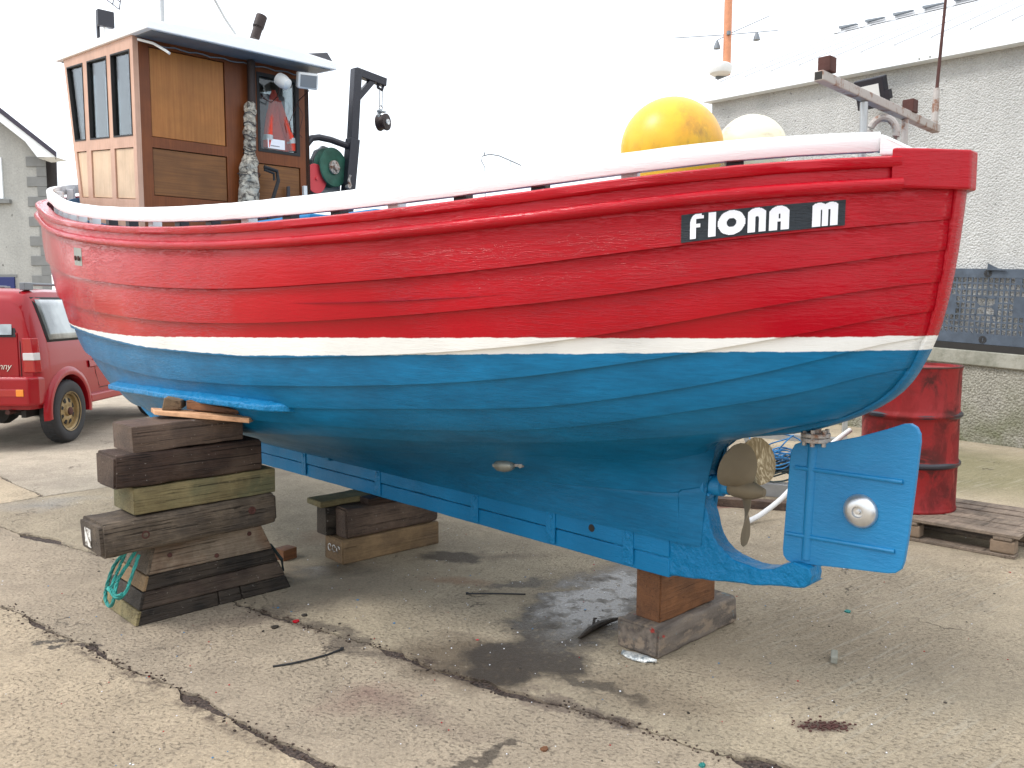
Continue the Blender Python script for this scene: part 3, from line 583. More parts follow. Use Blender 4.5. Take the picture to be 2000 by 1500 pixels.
for s_ in (-.16, -.62, -1.16, -2.02, -2.86, -3.7):
    b = MB(); b.bbox(s_ - .028, s_ + .028, .049, .058, .375, .538); b.lathe([(.0, .006), (.012, .004), (.014, 0)], B(s_, .058, .50), NV, 10)
    o = b.build('keel_strap', 'blue_rough', boat, bevel=.003)
b = MB(); b.lathe([(.018, -.004), (.0175, .0012)], B(-.37, .052, .492), NV, 18); b.build('drain_hole', 'dark', boat)
# deadwood, propeller aperture and heel
pl = [(-.25, .37), (0, .363), (.12, .377), (.248, .394), (.34, .408), (.43, .421), (.53, .442), (.60, .452), (.639, .462), (.662, .48), (.668, .515), (.66, .541), (.595, .548), (.55, .528), (.51, .502), (.472, .493), (.425, .493), (.384, .498), (.34, .507), (.304, .522), (.275, .545), (.255, .575), (.24, .61), (.225, .66), (.208, .70), (.203, .744), (.205, .79), (.212, .84), (.224, .872), (.25, .93), (.275, .96), (.302, .985), (.16, .985), (.05, .9), (-.25, .62)]
b = MB(); b.prism([B(s_, .044, z_) for s_, z_ in pl], NV * -.088); o = b.build('deadwood', 'blue_rough', boat)
bm = bmesh.new(); bm.from_mesh(o.data); bmesh.ops.triangulate(bm, faces=bm.faces)
bmesh.ops.subdivide_edges(bm, edges=[e for e in bm.edges if e.calc_length() > .03], cuts=2, use_grid_fill=True); bmesh.ops.triangulate(bm, faces=bm.faces)
for v in bm.verts:
    v.co += (Vector(NV) * noise.noise(v.co * 14) * .007 + ZV * noise.noise(v.co * 16 + Vector((5, 5, 5))) * .006)
bm.to_mesh(o.data); bm.free(); o.modifiers.new('bv', 'BEVEL').width = .006
b = MB(); b.lathe([(.05, -.03), (.058, 0), (.058, .012), (.042, .016), (.040, .07), (.03, .075), (.03, .10)], B(.20, 0, .775), DV, 28)
for k in range(4): a = R(45 + 90 * k); b.lathe([(.009, 0), (.009, .02)], B(.212, .048 * math.cos(a), .775 + .048 * math.sin(a)), DV, 6)
b.build('stern_tube', 'blue_steel', boat, smooth=True)
# propeller
hub = MB(); HC = B(.372, 0, .778); hub.lathe([(.030, -.07), (.036, -.05), (.038, 0), (.034, .03), (.026, .05), (.022, .06), (.016, .075), (.0, .08)], HC, DV, 24)
prop = hub.build('propeller', 'bronze_dull', boat, smooth=True)
for ang, mt in ((52, 'bronze_dull'), (128, 'bronze'), (270, 'bronze_dull')):
    rad = NV * math.cos(R(180 - ang)) * -1 * -1 + ZV * math.sin(R(180 - ang)) if False else (NV * math.cos(R(ang)) + ZV * math.sin(R(ang)))
    tan = DV.cross(rad).normalized(); front = []; 
    nr, nc = 14, 10
    for side_ in (1, -1):
        rows = []
        for i in range(nr + 1):
            f = i / nr; r_ = .028 + .192 * f
            ch = .026 + .066 * math.sin(min(1, f * 1.12) * math.pi * .62) if f < .9 else 0
            ch = .092 * (max(0, 1 - ((f - .62) / .40) ** 2)) ** .5 if f > .62 else .028 + (.092 - .028) * math.sin((f / .62) * math.pi / 2) ** .9
            ph = math.atan2(.13, r_ * 2.2)
            row = []
            for j in range(nc + 1):
                t_ = (j / nc * 2 - 1) * ch; th = .006 * (1 - f * .7) * (1 - (j / nc * 2 - 1) ** 2) + .0012
                rr_ = math.sqrt(max(r_ * r_ - 0, 0))
                a_ = t_ * math.cos(ph) / max(rr_, .03) * .55
                pos = HC + rad * (r_ * math.cos(a_)) + tan * (t_ * math.cos(ph)) + DV * (t_ * math.sin(ph) * -1)
                nrm = (DV * math.cos(ph) + tan * math.sin(ph)); row.append(pos + nrm * th * side_)
            rows.append(row)
        front.append(rows)
    b = MB(); b.grid(front[0]); b.grid(front[1])
    for e_ in ('l', 'r', 't'):
        A = [r[0] for r in front[0]] if e_ == 'l' else [r[-1] for r in front[0]] if e_ == 'r' else front[0][-1]
        C_ = [r[0] for r in front[1]] if e_ == 'l' else [r[-1] for r in front[1]] if e_ == 'r' else front[1][-1]
        b.grid([A, C_])
    b.build('blade', mt, prop, smooth=True, ang=60)
# rudder
rp = [(.553, .93), (.556, .955), (.57, .982), (.595, .994), (.64, .992), (.70, 1.004), (.80, 1.035), (.90, 1.073), (.955, 1.097), (.978, 1.10), (.998, 1.09), (1.009, 1.068), (1.011, 1.04), (1.0, .88), (.985, .70), (.976, .625), (.968, .598), (.95, .582), (.923, .575), (.75, .556), (.575, .534), (.552, .540), (.538, .556), (.535, .58), (.543, .75)]
b = MB(); b.prism([B(s_, .011, z_) for s_, z_ in rp], NV * -.022); rud = b.build('rudder', 'blue_steel', boat, bevel=.003)
b = MB(); b.tube([B(.64, 0, .99), B(.628, 0, .56)], .021, 14); b.build('rudder_stock', 'blue_steel', rud, smooth=True)
for s0, s1, z0, z1 in ((.577, .963, .897, .901), (.551, .946, .643, .658)):
    b = MB()
    for sg in (1, -1): b.tube([B(s0, sg * .012, z0), B(s1, sg * .012, z1)], .008, 8)
    b.build('stiffener', 'blue_steel', rud, smooth=True)
b = MB(); b.lathe([(.060, 0), (.0605, .006), (.056, .017), (.044, .026), (.028, .031), (.020, .031), (.017, .024), (.009, .023), (.008, .030), (0, .031)], B(.825, .011, .777), NV, 40); b.build('rudder_anode', 'zinc', rud, smooth=True, ang=50)
b = MB()
for z_ in (1.000, 1.018): b.lathe([(.05, 0), (.052, .003), (.052, .012), (.05, .015)], B(.645, 0, z_), ZV, 24)
for k in range(6): a = R(60 * k + 20); b.lathe([(.008, -.014), (.008, .046)], B(.645 + .04 * math.cos(a), .04 * math.sin(a), 1.0), ZV, 6)
b.lathe([(.019, 0), (.019, .09)], B(.645, 0, 1.03), ZV, 14); b.build('rudder_coupling', 'rust_galv', rud)
# cylindrical zinc on the garboard, echo-sounder fairing, bow plate
hp = SP(6.08, 1.60, .0); ax = (SP(6.16, 1.64, 0) - SP(5.90, 1.52, 0)).normalized(); hp = hp + NV * .012
b = MB(); b.lathe([(.006, -.058), (.018, -.054), (.027, -.035), (.031, 0), (.027, .033), (.018, .052), (.006, .058)], hp + NV * .03, ax, 24); an = b.build('hull_anode', 'zinc_dull', boat, smooth=True)
for sg in (-1, 1): b = MB(); b.tube([hp + NV * .02 + ax * sg * .05, hp + NV * .0 + ax * sg * .085], .008, 8); b.lathe([(.014, 0), (.014, .02)], hp - NV * .005 + ax * sg * .082, NV, 8); b.build('anode_stud', 'rust_galv', an)
b = MB(); c0 = B(-2.45, .10, .53); b.prism([B(-2.50, .19, .63), B(-2.38, .19, .63), B(-2.42, .13, .53), B(-2.46, .13, .53)], NV * -.10); b.build('transducer_fairing', 'blue', boat, bevel=.006)
# bilge keel (grounding batten) each side
for sg in (1, -1):
    b = MB(); rows = []
    for i in range(37):
        u = 3.22 + 2.10 * i / 36; v = float(np.interp(u, [2.0, 2.6, 3.2, 3.9, 4.55, 4.95, 5.4], [4.25, 4.5, 4.68, 4.78, 4.76, 4.70, 4.62])); tp = .068 if i < 35 else (.04, .01)[i - 35]
        A = SP(u, v, .0, sg); o_ = SP(u, v, .1, sg) - A; o_.z = 0; o_.normalize()
        rows.append([A - o_ * .02, A + o_ * tp - ZV * .030, A + o_ * tp - ZV * .056, SP(u, v - .55, -.01, sg)])
    for r in rows: b.v += r
    for i in range(36):
        for k in range(4): b.f.append((i * 4 + k, i * 4 + (k + 1) % 4, (i + 1) * 4 + (k + 1) % 4, (i + 1) * 4 + k))
    b.f.append((0, 1, 2, 3)); b.f.append((144, 145, 146, 147)); b.build('bilge_keel', 'blue_rough', boat, bevel=.006)

# gunwale: cap, rubbing strakes, bulwark rail on timberheads
def gun(s_):  # half breadth of the hull at the gunwale
    lo_, hi_ = 0., 9.
    for _ in range(30):
        mid = (lo_ + hi_) / 2
        if S(mid, 8)[0] < s_: lo_ = mid
        else: hi_ = mid
    return float(S((lo_ + hi_) / 2, 8)[1])
_gs = np.linspace(-6.33, 1.10, 140); _gw = np.array([gun(x) for x in _gs])
def gw(s_): return float(np.interp(s_, _gs, _gw))
def outn(s_):
    a = gw(s_ + .02) - gw(s_ - .02); L = math.hypot(a, .04); return (-a / L, .04 / L)   # outward normal in (s, w)
def moulding(name, mat, sect, s0, s1, n=110, sg=1, wob=.0015, zoff=None, zs=None, bevel=0, smooth=True):
    """sect: closed list of (outward, up) offsets from the gunwale line"""
    b = MB(); rows = []
    S0 = [s0 + (s1 - s0) * (i / n) for i in range(n + 1)]
    if s0 < -6: S0 = [s0 + (s1 - s0) * (1 - math.cos(math.pi * .5 * i / n)) if False else s0 + (s1 - s0) * (i / n) ** 1.25 for i in range(n + 1)]
    for i, s_ in enumerate(S0):
        ns, nw = outn(s_); w_ = gw(s_); z_ = zg(s_); q = []
        for k, (o_, h_) in enumerate(sect):
            j = noise.noise(Vector((s_ * 9, k * 3.1, sg))) * wob
            q.append(B(s_ + ns * o_, (w_ + nw * o_) * sg, z_ + h_ * (zs(s_) if zs else 1) + j + (zoff(s_) if zoff else 0)))
        rows.append(q)
    m_ = len(sect)
    for r in rows: b.v += r
    for i in range(len(rows) - 1):
        for k in range(m_): b.f.append((i * m_ + k, i * m_ + (k + 1) % m_, (i + 1) * m_ + (k + 1) % m_, (i + 1) * m_ + k))
    b.f.append(tuple(range(m_))); b.f.append(tuple((len(rows) - 1) * m_ + k for k in range(m_)))
    return b.build(name, mat, boat, smooth=smooth, ang=40, bevel=bevel)
for sg in (1, -1):
    moulding('cap_rail', 'red', [(-.045, -.012), (-.045, .0), (.022, .0), (.029, -.006), (.030, -.026), (.024, -.034), (.014, -.036), (0, -.036)], -6.30, .972, sg=sg)
    moulding('sheer_strake', 'red', [(-.01, -.03), (.013, -.034), (.014, -.072), (-.01, -.075)], -6.29, .974, sg=sg)
    moulding('rubbing_strake', 'red', [(0, -.066), (.018, -.066), (.034, -.071), (.040, -.079), (.040, -.092), (.034, -.101), (.024, -.106), (0, -.107)], -6.29, .974, sg=sg)
    moulding('bulwark_rail', 'white', [(-.085, .030), (-.052, .030), (-.050, .034), (-.046, .094), (-.05, .102), (-.085, .104), (-.088, .100)], -6.24, .955, sg=sg, zs=lambda s_: .98 - .10 * max(0, s_ + .5) + .0 * s_)
    b = MB(); p0 = B(.93, (gw(.93) - .065) * sg, zg(.93)); b.hexa([B(.92, (gw(.93) - .09) * sg, zg(.93) + .012), B(1.03, (gw(1.0) - .08) * sg, zg(1.0) + .002), B(1.03, (gw(1.0) - .045) * sg, zg(1.0) + .002), B(.92, (gw(.93) - .05) * sg, zg(.93) + .012), B(.92, (gw(.93) - .09) * sg, zg(.93) + .080), B(.95, (gw(.95) - .085) * sg, zg(.95) + .060), B(.95, (gw(.95) - .045) * sg, zg(.95) + .060), B(.92, (gw(.93) - .05) * sg, zg(.93) + .080)])
    b.build('rail_end', 'white', boat, bevel=.006)
    for i in range(24):
        s_ = -5.95 + i * .30
        if s_ > .92: break
        ns, nw = outn(s_); w_ = gw(s_); z_ = zg(s_)
        ctr = B(s_ - ns * .115, (w_ - nw * .115) * sg, z_ - .10)
        b = MB(); nv = (DV * ns + NV * (nw * sg)).normalized(); b.box(ctr, (.055, .05, .34), (ZV.cross(nv), nv, ZV)); b.build('timberhead', 'black' if i % 3 and s_ > -3.3 else 'white', boat, bevel=.004)
    # inner bulwark, painted blue
    moulding('inner_bulwark', 'blue', [(-.150, -.34), (-.142, -.34), (-.142, .0), (-.150, .0)], -6.1, 1.0, sg=sg, smooth=False)
# deck
b = MB(); rows = []
for i in range(61):
    s_ = -6.15 + i * (7.15 / 60); w_ = max(.01, gw(s_) - .03); rows.append([B(s_, w_, zg(s_) - .33), B(s_, w_ * .5, zg(s_) - .315), B(s_, 0, zg(s_) - .31), B(s_, -w_ * .5, zg(s_) - .315), B(s_, -w_, zg(s_) - .33)])
b.grid(rows); b.build('deck', 'blue', boat, recalc=False)
b = MB(); b.bbox(-3.75, -.95, -.62, .80, 1.55, 1.90); b.build('fish_hold_coaming', 'blue', boat, bevel=.01)
b = MB(); b.bbox(-3.1, -1.6, .20, .72, 1.905, 1.935); b.build('hatch_cover', 'blue', boat, bevel=.01)
# stern head block wrapping both gunwales
b = MB(); z0 = zg(1.08); _g = gw(.972) + .041; hb = [(.972, _g), (1.05, gw(1.05) + .050), (1.108, .060), (1.132, .03), (1.132, -.03), (1.108, -.060), (1.05, -gw(1.05) - .050), (.972, -_g)]
b.prism([B(s_, w_, z0 - .112) for s_, w_ in hb], (0, 0, .122)); b.build('stern_head', 'red', boat, bevel=.008, seg=3)
# name board and its letters
def plank_off(u, v):
    lo = lapf(9, u); return .022 * (1 - (v - lo) / (8 - lo)) * min(1, .35 + .65 * min(1, (9 - u) / .5)) - .012
def plate_uv(X, Y, off, x0u=7.775, x1u=8.49):
    u = x0u + (x1u - x0u) * X; vb = 7.225 + .175 * X; vt = 7.53 + .10 * X
    v = vb + (vt - vb) * Y; return SP(u, v, off + plank_off(u, v))
b = MB()
nx, ny = 30, 8
outer = [[plate_uv(i / nx, j / ny, .022) for j in range(ny + 1)] for i in range(nx + 1)]
inner = [[plate_uv(i / nx, j / ny, .008) for j in range(ny + 1)] for i in range(nx + 1)]
b.grid(outer); b.grid(inner); b.grid([[r[0] for r in outer], [r[0] for r in inner]]); b.grid([[r[-1] for r in outer], [r[-1] for r in inner]]); b.grid([outer[0], inner[0]]); b.grid([outer[-1], inner[-1]])
npl = b.build('name_board', 'plate', boat, smooth=True, ang=30)
def L_F(x, y):
    if x < .42: return not (x < .42 and y > .62 and ((x - .42) / .42) ** 2 + ((y - .62) / .38) ** 2 > 1)
    if y > .80: return x < .93 and not (x > .8 and y > .93)
    return .46 < y < .60 and x < .70
def L_I(x, y): return True
def L_O(x, y): d = (x - .5) ** 2 / .25 + (y - .5) ** 2 / .25; return d < 1 and ((x - .5) ** 2 + ((y - .5)) ** 2) > .032
def rt(x, y, x0, x1, r):   # rounded top between x0..x1
    if y < 1 - r: return True
    c = (x0 + x1) / 2; h = (x1 - x0) / 2; return ((x - c) / h) ** 2 + ((y - (1 - r)) / r) ** 2 <= 1
def L_N(x, y): return rt(x, y, -.12, 1.12, .42) and not (.40 < x < .62 and y < .66 and not (y > .55 and ((x - .51) / .11) ** 2 + ((y - .55) / .11) ** 2 > 1))
def L_A(x, y):
    if not rt(x, y, -.08, 1.08, .46): return False
    if .42 < x < .60 and y < .36: return False
    if .46 < x < .56 and .48 < y < .68: return False
    return True
def L_M(x, y):
    if not (rt(x, y, -.08, .60, .30) or rt(x, y, .40, 1.08, .30)): return False
    for a in (.31, .63):
        if a < x < a + .085 and y < .70: return False
    return True
for ch, fn, xa, xb, ya, yb in (('F', L_F, .055, .142, .09, .97), ('I', L_I, .165, .210, .09, .97), ('O', L_O, .222, .385, .08, .97), ('N', L_N, .400, .507, .08, .97), ('A', L_A, .527, .648, .07, .97), ('M', L_M, .79, .95, .05, .96)):
    b = MB(); gx, gy = 34, 40; idx = {}
    def vid(i, j):
        if (i, j) not in idx:
            idx[(i, j)] = len(b.v); X = xa + (xb - xa) * i / gx; Y = ya + (yb - ya) * j / gy; b.v.append(plate_uv(X, Y, .0232))
        return idx[(i, j)]
    for i in range(gx):
        for j in range(gy):
            if fn((i + .5) / gx, (j + .5) / gy): b.f.append((vid(i, j), vid(i + 1, j), vid(i + 1, j + 1), vid(i, j + 1)))
    o = b.build('letter', 'letter', npl); so = o.modifiers.new('t', 'SOLIDIFY'); so.thickness = .0016; so.offset = 1
    o['label'] = 'white letter ' + ch
# bolted plate on the bow
def bow_uv(X, Y, off): u = 3.24 + .15 * X; v = 7.26 + .30 * Y; return SP(u, v, off + plank_off(u, v))
b = MB(); G1 = [[bow_uv(i / 6, j / 6, .020) for j in range(7)] for i in range(7)]; G0 = [[bow_uv(i / 6, j / 6, .0) for j in range(7)] for i in range(7)]
b.grid(G1); b.grid([[r[0] for r in G1], [r[0] for r in G0]]); b.grid([[r[-1] for r in G1], [r[-1] for r in G0]]); b.grid([G1[0], G0[0]]); b.grid([G1[-1], G0[-1]])
bp = b.build('bow_plate', 'zinc_dull', boat)
for X in (.32, .74):
    b = MB(); b.lathe([(.014, 0), (.014, .006), (.006, .009), (0, .009)], bow_uv(X, .42, .024), (bow_uv(X, .42, .05) - bow_uv(X, .42, .02)).normalized(), 14); b.build('bolt', 'rust', bp)

# ---- wheelhouse
def wz(s_): return 3.235 + .085 * (-3.52 - s_)
WS, WA, WF = .69, -3.82, -.62
def fwd(z_): return -4.99 - (z_ - 2.25) * .205
wh = MB()
def wall_cells(rows_z, cols, holes, w_, th, b):
    """side wall in the plane w = w_: rows are functions z(s), columns functions s(z) or numbers"""
    for i in range(len(cols) - 1):
        for j in range(len(rows_z) - 1):
            if (i, j) in holes: continue
            P = []
            for (ci, rj) in ((i, j), (i + 1, j), (i + 1, j + 1), (i, j + 1)):
                z_ = rows_z[rj](-4.4); s_ = cols[ci](z_) if callable(cols[ci]) else cols[ci]; z_ = rows_z[rj](s_); s_ = cols[ci](z_) if callable(cols[ci]) else cols[ci]; P.append((s_, z_))
            b.hexa([B(P[0][0], w_, P[0][1]), B(P[1][0], w_, P[1][1]), B(P[1][0], w_ - th, P[1][1]), B(P[0][0], w_ - th, P[0][1]), B(P[3][0], w_, P[3][1]), B(P[2][0], w_, P[2][1]), B(P[2][0], w_ - th, P[2][1]), B(P[3][0], w_ - th, P[3][1])])
rowf = [lambda s_: 1.62, lambda s_: 2.20 + .10 * (-3.87 - s_), lambda s_: 2.545 + .098 * (-3.87 - s_), lambda s_: 2.62 + .10 * (-3.87 - s_), lambda s_: 3.182 + .10 * (-3.87 - s_), lambda s_: wz(s_)]
cols = [WA, -3.875, -4.225, -4.305, -4.70, -4.795, lambda z_: fwd(z_) + .055, fwd]
holes = {(1, 3), (3, 3), (5, 3), (1, 1), (3, 1), (5, 1)}
wall_cells(rowf, cols, holes, WS, .035, wh)
wall = wh.build('wheelhouse', 'side_wood', boat)
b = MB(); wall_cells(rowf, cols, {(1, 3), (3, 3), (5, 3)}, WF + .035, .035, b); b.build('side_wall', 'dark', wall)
for a_, c_, d_ in ((-4.07, -4.235, -4.235), (-4.53, -4.71, -4.71), (-4.90, -5.06, -5.17)):
    b = MB(); b.hexa([B(a_, WS - .055, 2.60), B(c_, WS - .055, 2.60), B(c_, WS - .065, 2.60), B(a_, WS - .065, 2.60), B(a_, WS - .055, 3.33), B(d_, WS - .055, 3.33), B(d_, WS - .065, 3.33), B(a_, WS - .065, 3.33)]); b.build('dark_window_strip', 'dark', wall)  # added dark strips behind the glass, standing in for the unlit interior
def cell(ci, cj, w_, shrink, b, th=.012, fill=True):
    z0 = rowf[cj]; z1 = rowf[cj + 1]
    P = []
    for (a, r, ds, dz) in ((cols[ci], z0, -shrink, shrink), (cols[ci + 1], z0, shrink, shrink), (cols[ci + 1], z1, shrink, -shrink), (cols[ci], z1, -shrink, -shrink)):
        s_ = a(r(-4.4)) if callable(a) else a; z_ = r(s_); s_ = a(z_) if callable(a) else a; P.append((s_ + ds, z_ + dz))
    return P
for ci in (1, 3, 5):
    P = cell(ci, 1, WS, .004, None); b = MB(); b.prism([B(s_, WS - .010, z_) for s_, z_ in P], NV * -.014); b.build('wall_panel', 'side_panel', wall, bevel=.003)
    b = MB(); P2 = cell(ci, 1, WS, -.002, None); b.prism([B(s_, WS - .022, z_) for s_, z_ in P2], NV * -.006); b.build('panel_groove', 'dark', wall)
    P = cell(ci, 3, WS, .0, None); Q = cell(ci, 3, WS, .010, None)
    for w_ in (WS, WF + .035):
        b = MB()
        for k in range(4):
            a, c_ = P[k], P[(k + 1) % 4]; d, e = Q[(k + 1) % 4], Q[k]
            b.hexa([B(a[0], w_ + .004, a[1]), B(c_[0], w_ + .004, c_[1]), B(d[0], w_ + .004, d[1]), B(e[0], w_ + .004, e[1]), B(a[0], w_ - .038, a[1]), B(c_[0], w_ - .038, c_[1]), B(d[0], w_ - .038, d[1]), B(e[0], w_ - .038, e[1])])
        b.build('window_frame', 'rubber', wall)
        b = MB(); b.prism([B(s_, w_ - .016, z_) for s_, z_ in Q], NV * -.004); b.build('window_pane', 'glass', wall)
# aft wall: frame, recessed panels, door window
b = MB()
def aw(w0, w1, z0, z1, s_=WA, th=.04, bb=None): (bb or b).bbox(s_ - th, s_, w0, w1, z0, z1)
ztop = wz(WA)
for (w0, w1, z0, z1) in [(WS - .036, .585, 1.62, ztop), (.585, .055, 3.21, ztop), (.585, .055, 2.55, 2.62), (.585, .055, 1.62, 2.23), (.055, -.19, 1.62, ztop), (-.19, -.535, 3.19, ztop), (-.19, -.535, 2.535, 2.62), (-.19, -.535, 1.62, 2.18), (-.535, WF, 1.62, ztop)]:
    aw(w1, w0, z0, z1)
b.build('aft_wall', 'frame_wood', wall)
for (w0, w1, z0, z1, mt) in [(.58, .06, 2.625, 3.205, 'panel_v'), (.58, .06, 2.235, 2.545, 'panel_h'), (-.195, -.53, 2.185, 2.53, 'panel_h')]:
    b = MB(); b.bbox(WA - .028, WA - .009, w1, w0, z0, z1); b.build('wall_panel', mt, wall, bevel=.002)
    b = MB(); b.bbox(WA - .036, WA - .030, w1 - .006, w0 + .006, z0 - .006, z1 + .006); b.build('panel_groove', 'dark', wall)
b = MB()
for (w0, w1, z0, z1) in [(-.19, -.21, 2.62, 3.19), (-.505, -.535, 2.62, 3.19), (-.21, -.505, 2.62, 2.642), (-.21, -.505, 3.165, 3.19)]: b.bbox(WA - .04, WA + .005, w1, w0, z0, z1)
b.build('window_frame', 'rubber', wall)
b = MB(); b.bbox(WA - .018, WA - .014, -.505, -.21, 2.642, 3.165); b.build('window_pane', 'glass', wall)
b = MB(); b.bbox(WA - .0135, WA - .012, -.415, -.275, 2.655, 2.725); nb_ = b.build('window_notice', 'letter', wall)
b = MB(); b.bbox(WA - .0115, WA - .0105, -.297, -.285, 2.70, 2.715); b.lathe([(.0045, 0), (.0045, .001)], B(WA - .0115, -.291, 2.719), DV, 10)
for k in range(9): b.bbox(WA - .0115, WA - .0105, -.305 - k * .008, -.300 - k * .008, 2.672, 2.678)
b.build('notice_print', 'black', wall)
# front wall with openings, raked
b = MB()
def fpt(w_, z_, o_=0): return B(fwd(z_) + o_, w_, z_)
wcols = [WS - .036, .60, .24, .17, -.12, -.19, -.54, WF + .036]
zr_ = [1.62, 2.75, 3.30, 3.395]
for i in range(7):
    for j in range(3):
        if j == 1 and i in (1, 3, 5): continue
        a, c_ = wcols[i], wcols[i + 1]; z0, z1 = zr_[j], zr_[j + 1]
        b.hexa([fpt(a, z0), fpt(c_, z0), fpt(c_, z0, .035), fpt(a, z0, .035), fpt(a, z1), fpt(c_, z1), fpt(c_, z1, .035), fpt(a, z1, .035)])
b.build('front_wall', 'frame_wood', wall)
b = MB()
for i in (1, 3, 5): a, c_ = wcols[i], wcols[i + 1]; b.hexa([fpt(a, 2.75, .01), fpt(c_, 2.75, .01), fpt(c_, 2.75, .015), fpt(a, 2.75, .015), fpt(a, 3.3, .01), fpt(c_, 3.3, .01), fpt(c_, 3.3, .015), fpt(a, 3.3, .015)])
b.build('window_pane', 'glass', wall)
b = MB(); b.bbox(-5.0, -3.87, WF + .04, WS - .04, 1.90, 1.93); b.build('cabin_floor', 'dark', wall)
b = MB(); b.bbox(-4.35, -4.10, -.58, -.10, 1.93, 3.12); b.build('dark_back_panel', 'grey', wall, bevel=.01)  # added grey panel that hides the bright sky behind the aft window
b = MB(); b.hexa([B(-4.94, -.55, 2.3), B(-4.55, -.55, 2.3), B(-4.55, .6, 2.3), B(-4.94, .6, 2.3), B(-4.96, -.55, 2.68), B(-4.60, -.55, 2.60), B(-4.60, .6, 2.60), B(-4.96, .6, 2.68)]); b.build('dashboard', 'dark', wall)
# roof slab
def rz(s_, up): return wz(s_) + up
b = MB(); rs = [-3.52, -5.36]
rows = []
for f in np.linspace(0, 1, 9):
    w_ = .71 - f * 1.40; cam_ = .035 * (1 - (2 * f - 1) ** 2)
    rows.append([B(rs[0], w_, rz(rs[0], 0)), B(rs[0], w_, rz(rs[0], .052 + cam_)), B(rs[1], w_, rz(rs[1], .052 + cam_)), B(rs[1], w_, rz(rs[1], 0))])
for r in rows: b.v += r
for i in range(8):
    for k in range(4): b.f.append((i * 4 + k, i * 4 + (k + 1) % 4, (i + 1) * 4 + (k + 1) % 4, (i + 1) * 4 + k))
b.f += [(0, 1, 2, 3), (32, 33, 34, 35)]
roof = b.build('wheelhouse_roof', 'white_top', boat, bevel=.006)
b = MB(); b.hexa([B(-3.55, .67, rz(-3.55, -.006)), B(-5.33, .67, rz(-5.33, -.006)), B(-5.33, -.65, rz(-5.33, -.006)), B(-3.55, -.65, rz(-3.55, -.006)), B(-3.55, .67, rz(-3.55, -.001)), B(-5.33, .67, rz(-5.33, -.001)), B(-5.33, -.65, rz(-5.33, -.001)), B(-3.55, -.65, rz(-3.55, -.001))]); b.build('roof_underside', 'grey', roof)  # thin grey sheet just below the white slab
b = MB(); b.tube([B(-3.80, .66, 3.235), B(-3.70, .60, 3.20), B(-3.60, .56, 3.14), B(-3.57, .55, 3.12)], .009, 8); b.build('drain_pipe', 'plastic', roof, smooth=True)
b = MB(); b.tube([B(-3.80, .62, 3.225)] + [B(-3.795, .62 - .05 * i, 3.222 + .006 * math.sin(i * 1.9)) for i in range(1, 24)], .0045, 6); b.build('cable', 'grey', roof, smooth=True)
# things fixed on or under the roof
b = MB(); b.box(B(-4.55, .60, 3.55), (.115, .05, .115), (NV, DV, ZV)); b.box(B(-4.60, .635, 3.50), (.02, .03, .16), (NV, DV, ZV)); b.build('deck_lamp', 'black', roof, bevel=.006)
b = MB(); b.tube([B(-4.55, .60, 3.36), B(-4.55, .60, 3.50)], .012, 8); b.build('lamp_stem', 'plastic', roof)
b = MB(); b.tube([B(-3.60, .575, 3.28), B(-3.60, .570, 4.35)], .0135, 10); b.build('aerial_pole', 'steel', roof, smooth=True)
b = MB(); b.tube([B(-3.74, -.02, 3.30), B(-3.75, .0, 3.40), B(-3.78, .06, 3.50), B(-3.85, .30, 3.95)], .0095, 8); b.build('whip_aerial', 'steel', roof, smooth=True)
b = MB(); b.tube([B(-4.5, .40, 3.40), B(-4.5, .392, 3.62), B(-4.5, .36, 3.72), B(-4.5, .355, 4.3)], .016, 8); b.build('mast_tube', 'plastic', roof, smooth=True)
b = MB()
for i in range(6): b.tube([B(-4.5 + .01 * i, .605 - .008 * i, 3.675 + .05 * i), B(-4.5, .515 - .006 * i, 3.625 + .055 * i)], .0035, 6)
for q in ((.605, 3.675, .56, 3.93), (.515, 3.625, .47, 3.93), (.56, 3.65, .515, 3.93)): b.tube([B(-4.5, q[0], q[1]), B(-4.5, q[2], q[3])], .004, 6)
b.tube([B(-4.5, .56, 3.93), B(-4.5, .355, 4.02)], .005, 6); b.build('radar_reflector', 'black', roof)
b = MB(); b.lathe([(.013, 0), (.013, .045), (.018, .05), (.040, .056), (.042, .066), (.036, .074), (.015, .080), (0, .081)], B(-3.80, -.37, 3.335), ZV, 24); b.build('satnav_aerial', 'plastic', roof, smooth=True)
b = MB(); b.hexa([B(-3.56, -.46, 3.30), B(-3.56, -.69, 3.292), B(-3.80, -.69, 3.31), B(-3.80, -.46, 3.32), B(-3.58, -.47, 3.325), B(-3.60, -.66, 3.375), B(-3.78, -.66, 3.39), B(-3.78, -.47, 3.345)]); b.build('black_hatch', 'black', roof, bevel=.008)
ex = MB(); ex.tube([B(-3.80, -.150, 3.32), B(-3.80, -.170, 3.40), B(-3.80, -.205, 3.50), B(-3.80, -.236, 3.585)], .040, 16, caps=False); ex.tube([B(-3.80, -.236, 3.585), B(-3.80, -.170, 3.40)], .034, 14); ex.tube([B(-3.765, -.123, 3.24), B(-3.765, -.118, 2.88)], .028, 14)
exo = ex.build('exhaust_pipe', 'soot', boat, smooth=True)
b = MB()
prof0 = [(2.945, .034), (2.93, .045), (2.88, .046), (2.86, .039), (2.80, .044), (2.79, .040), (2.72, .047), (2.70, .041), (2.64, .045), (2.60, .047), (2.57, .046), (2.55, .066), (2.50, .082), (2.45, .080), (2.42, .088), (2.33, .092), (2.24, .098), (2.12, .105)]
rows = []
prof_ = [(z, float(np.interp(-z, [-a for a, c_ in prof0], [c_ for a, c_ in prof0])) * .86) for z in np.linspace(2.945, 2.12, 60)]
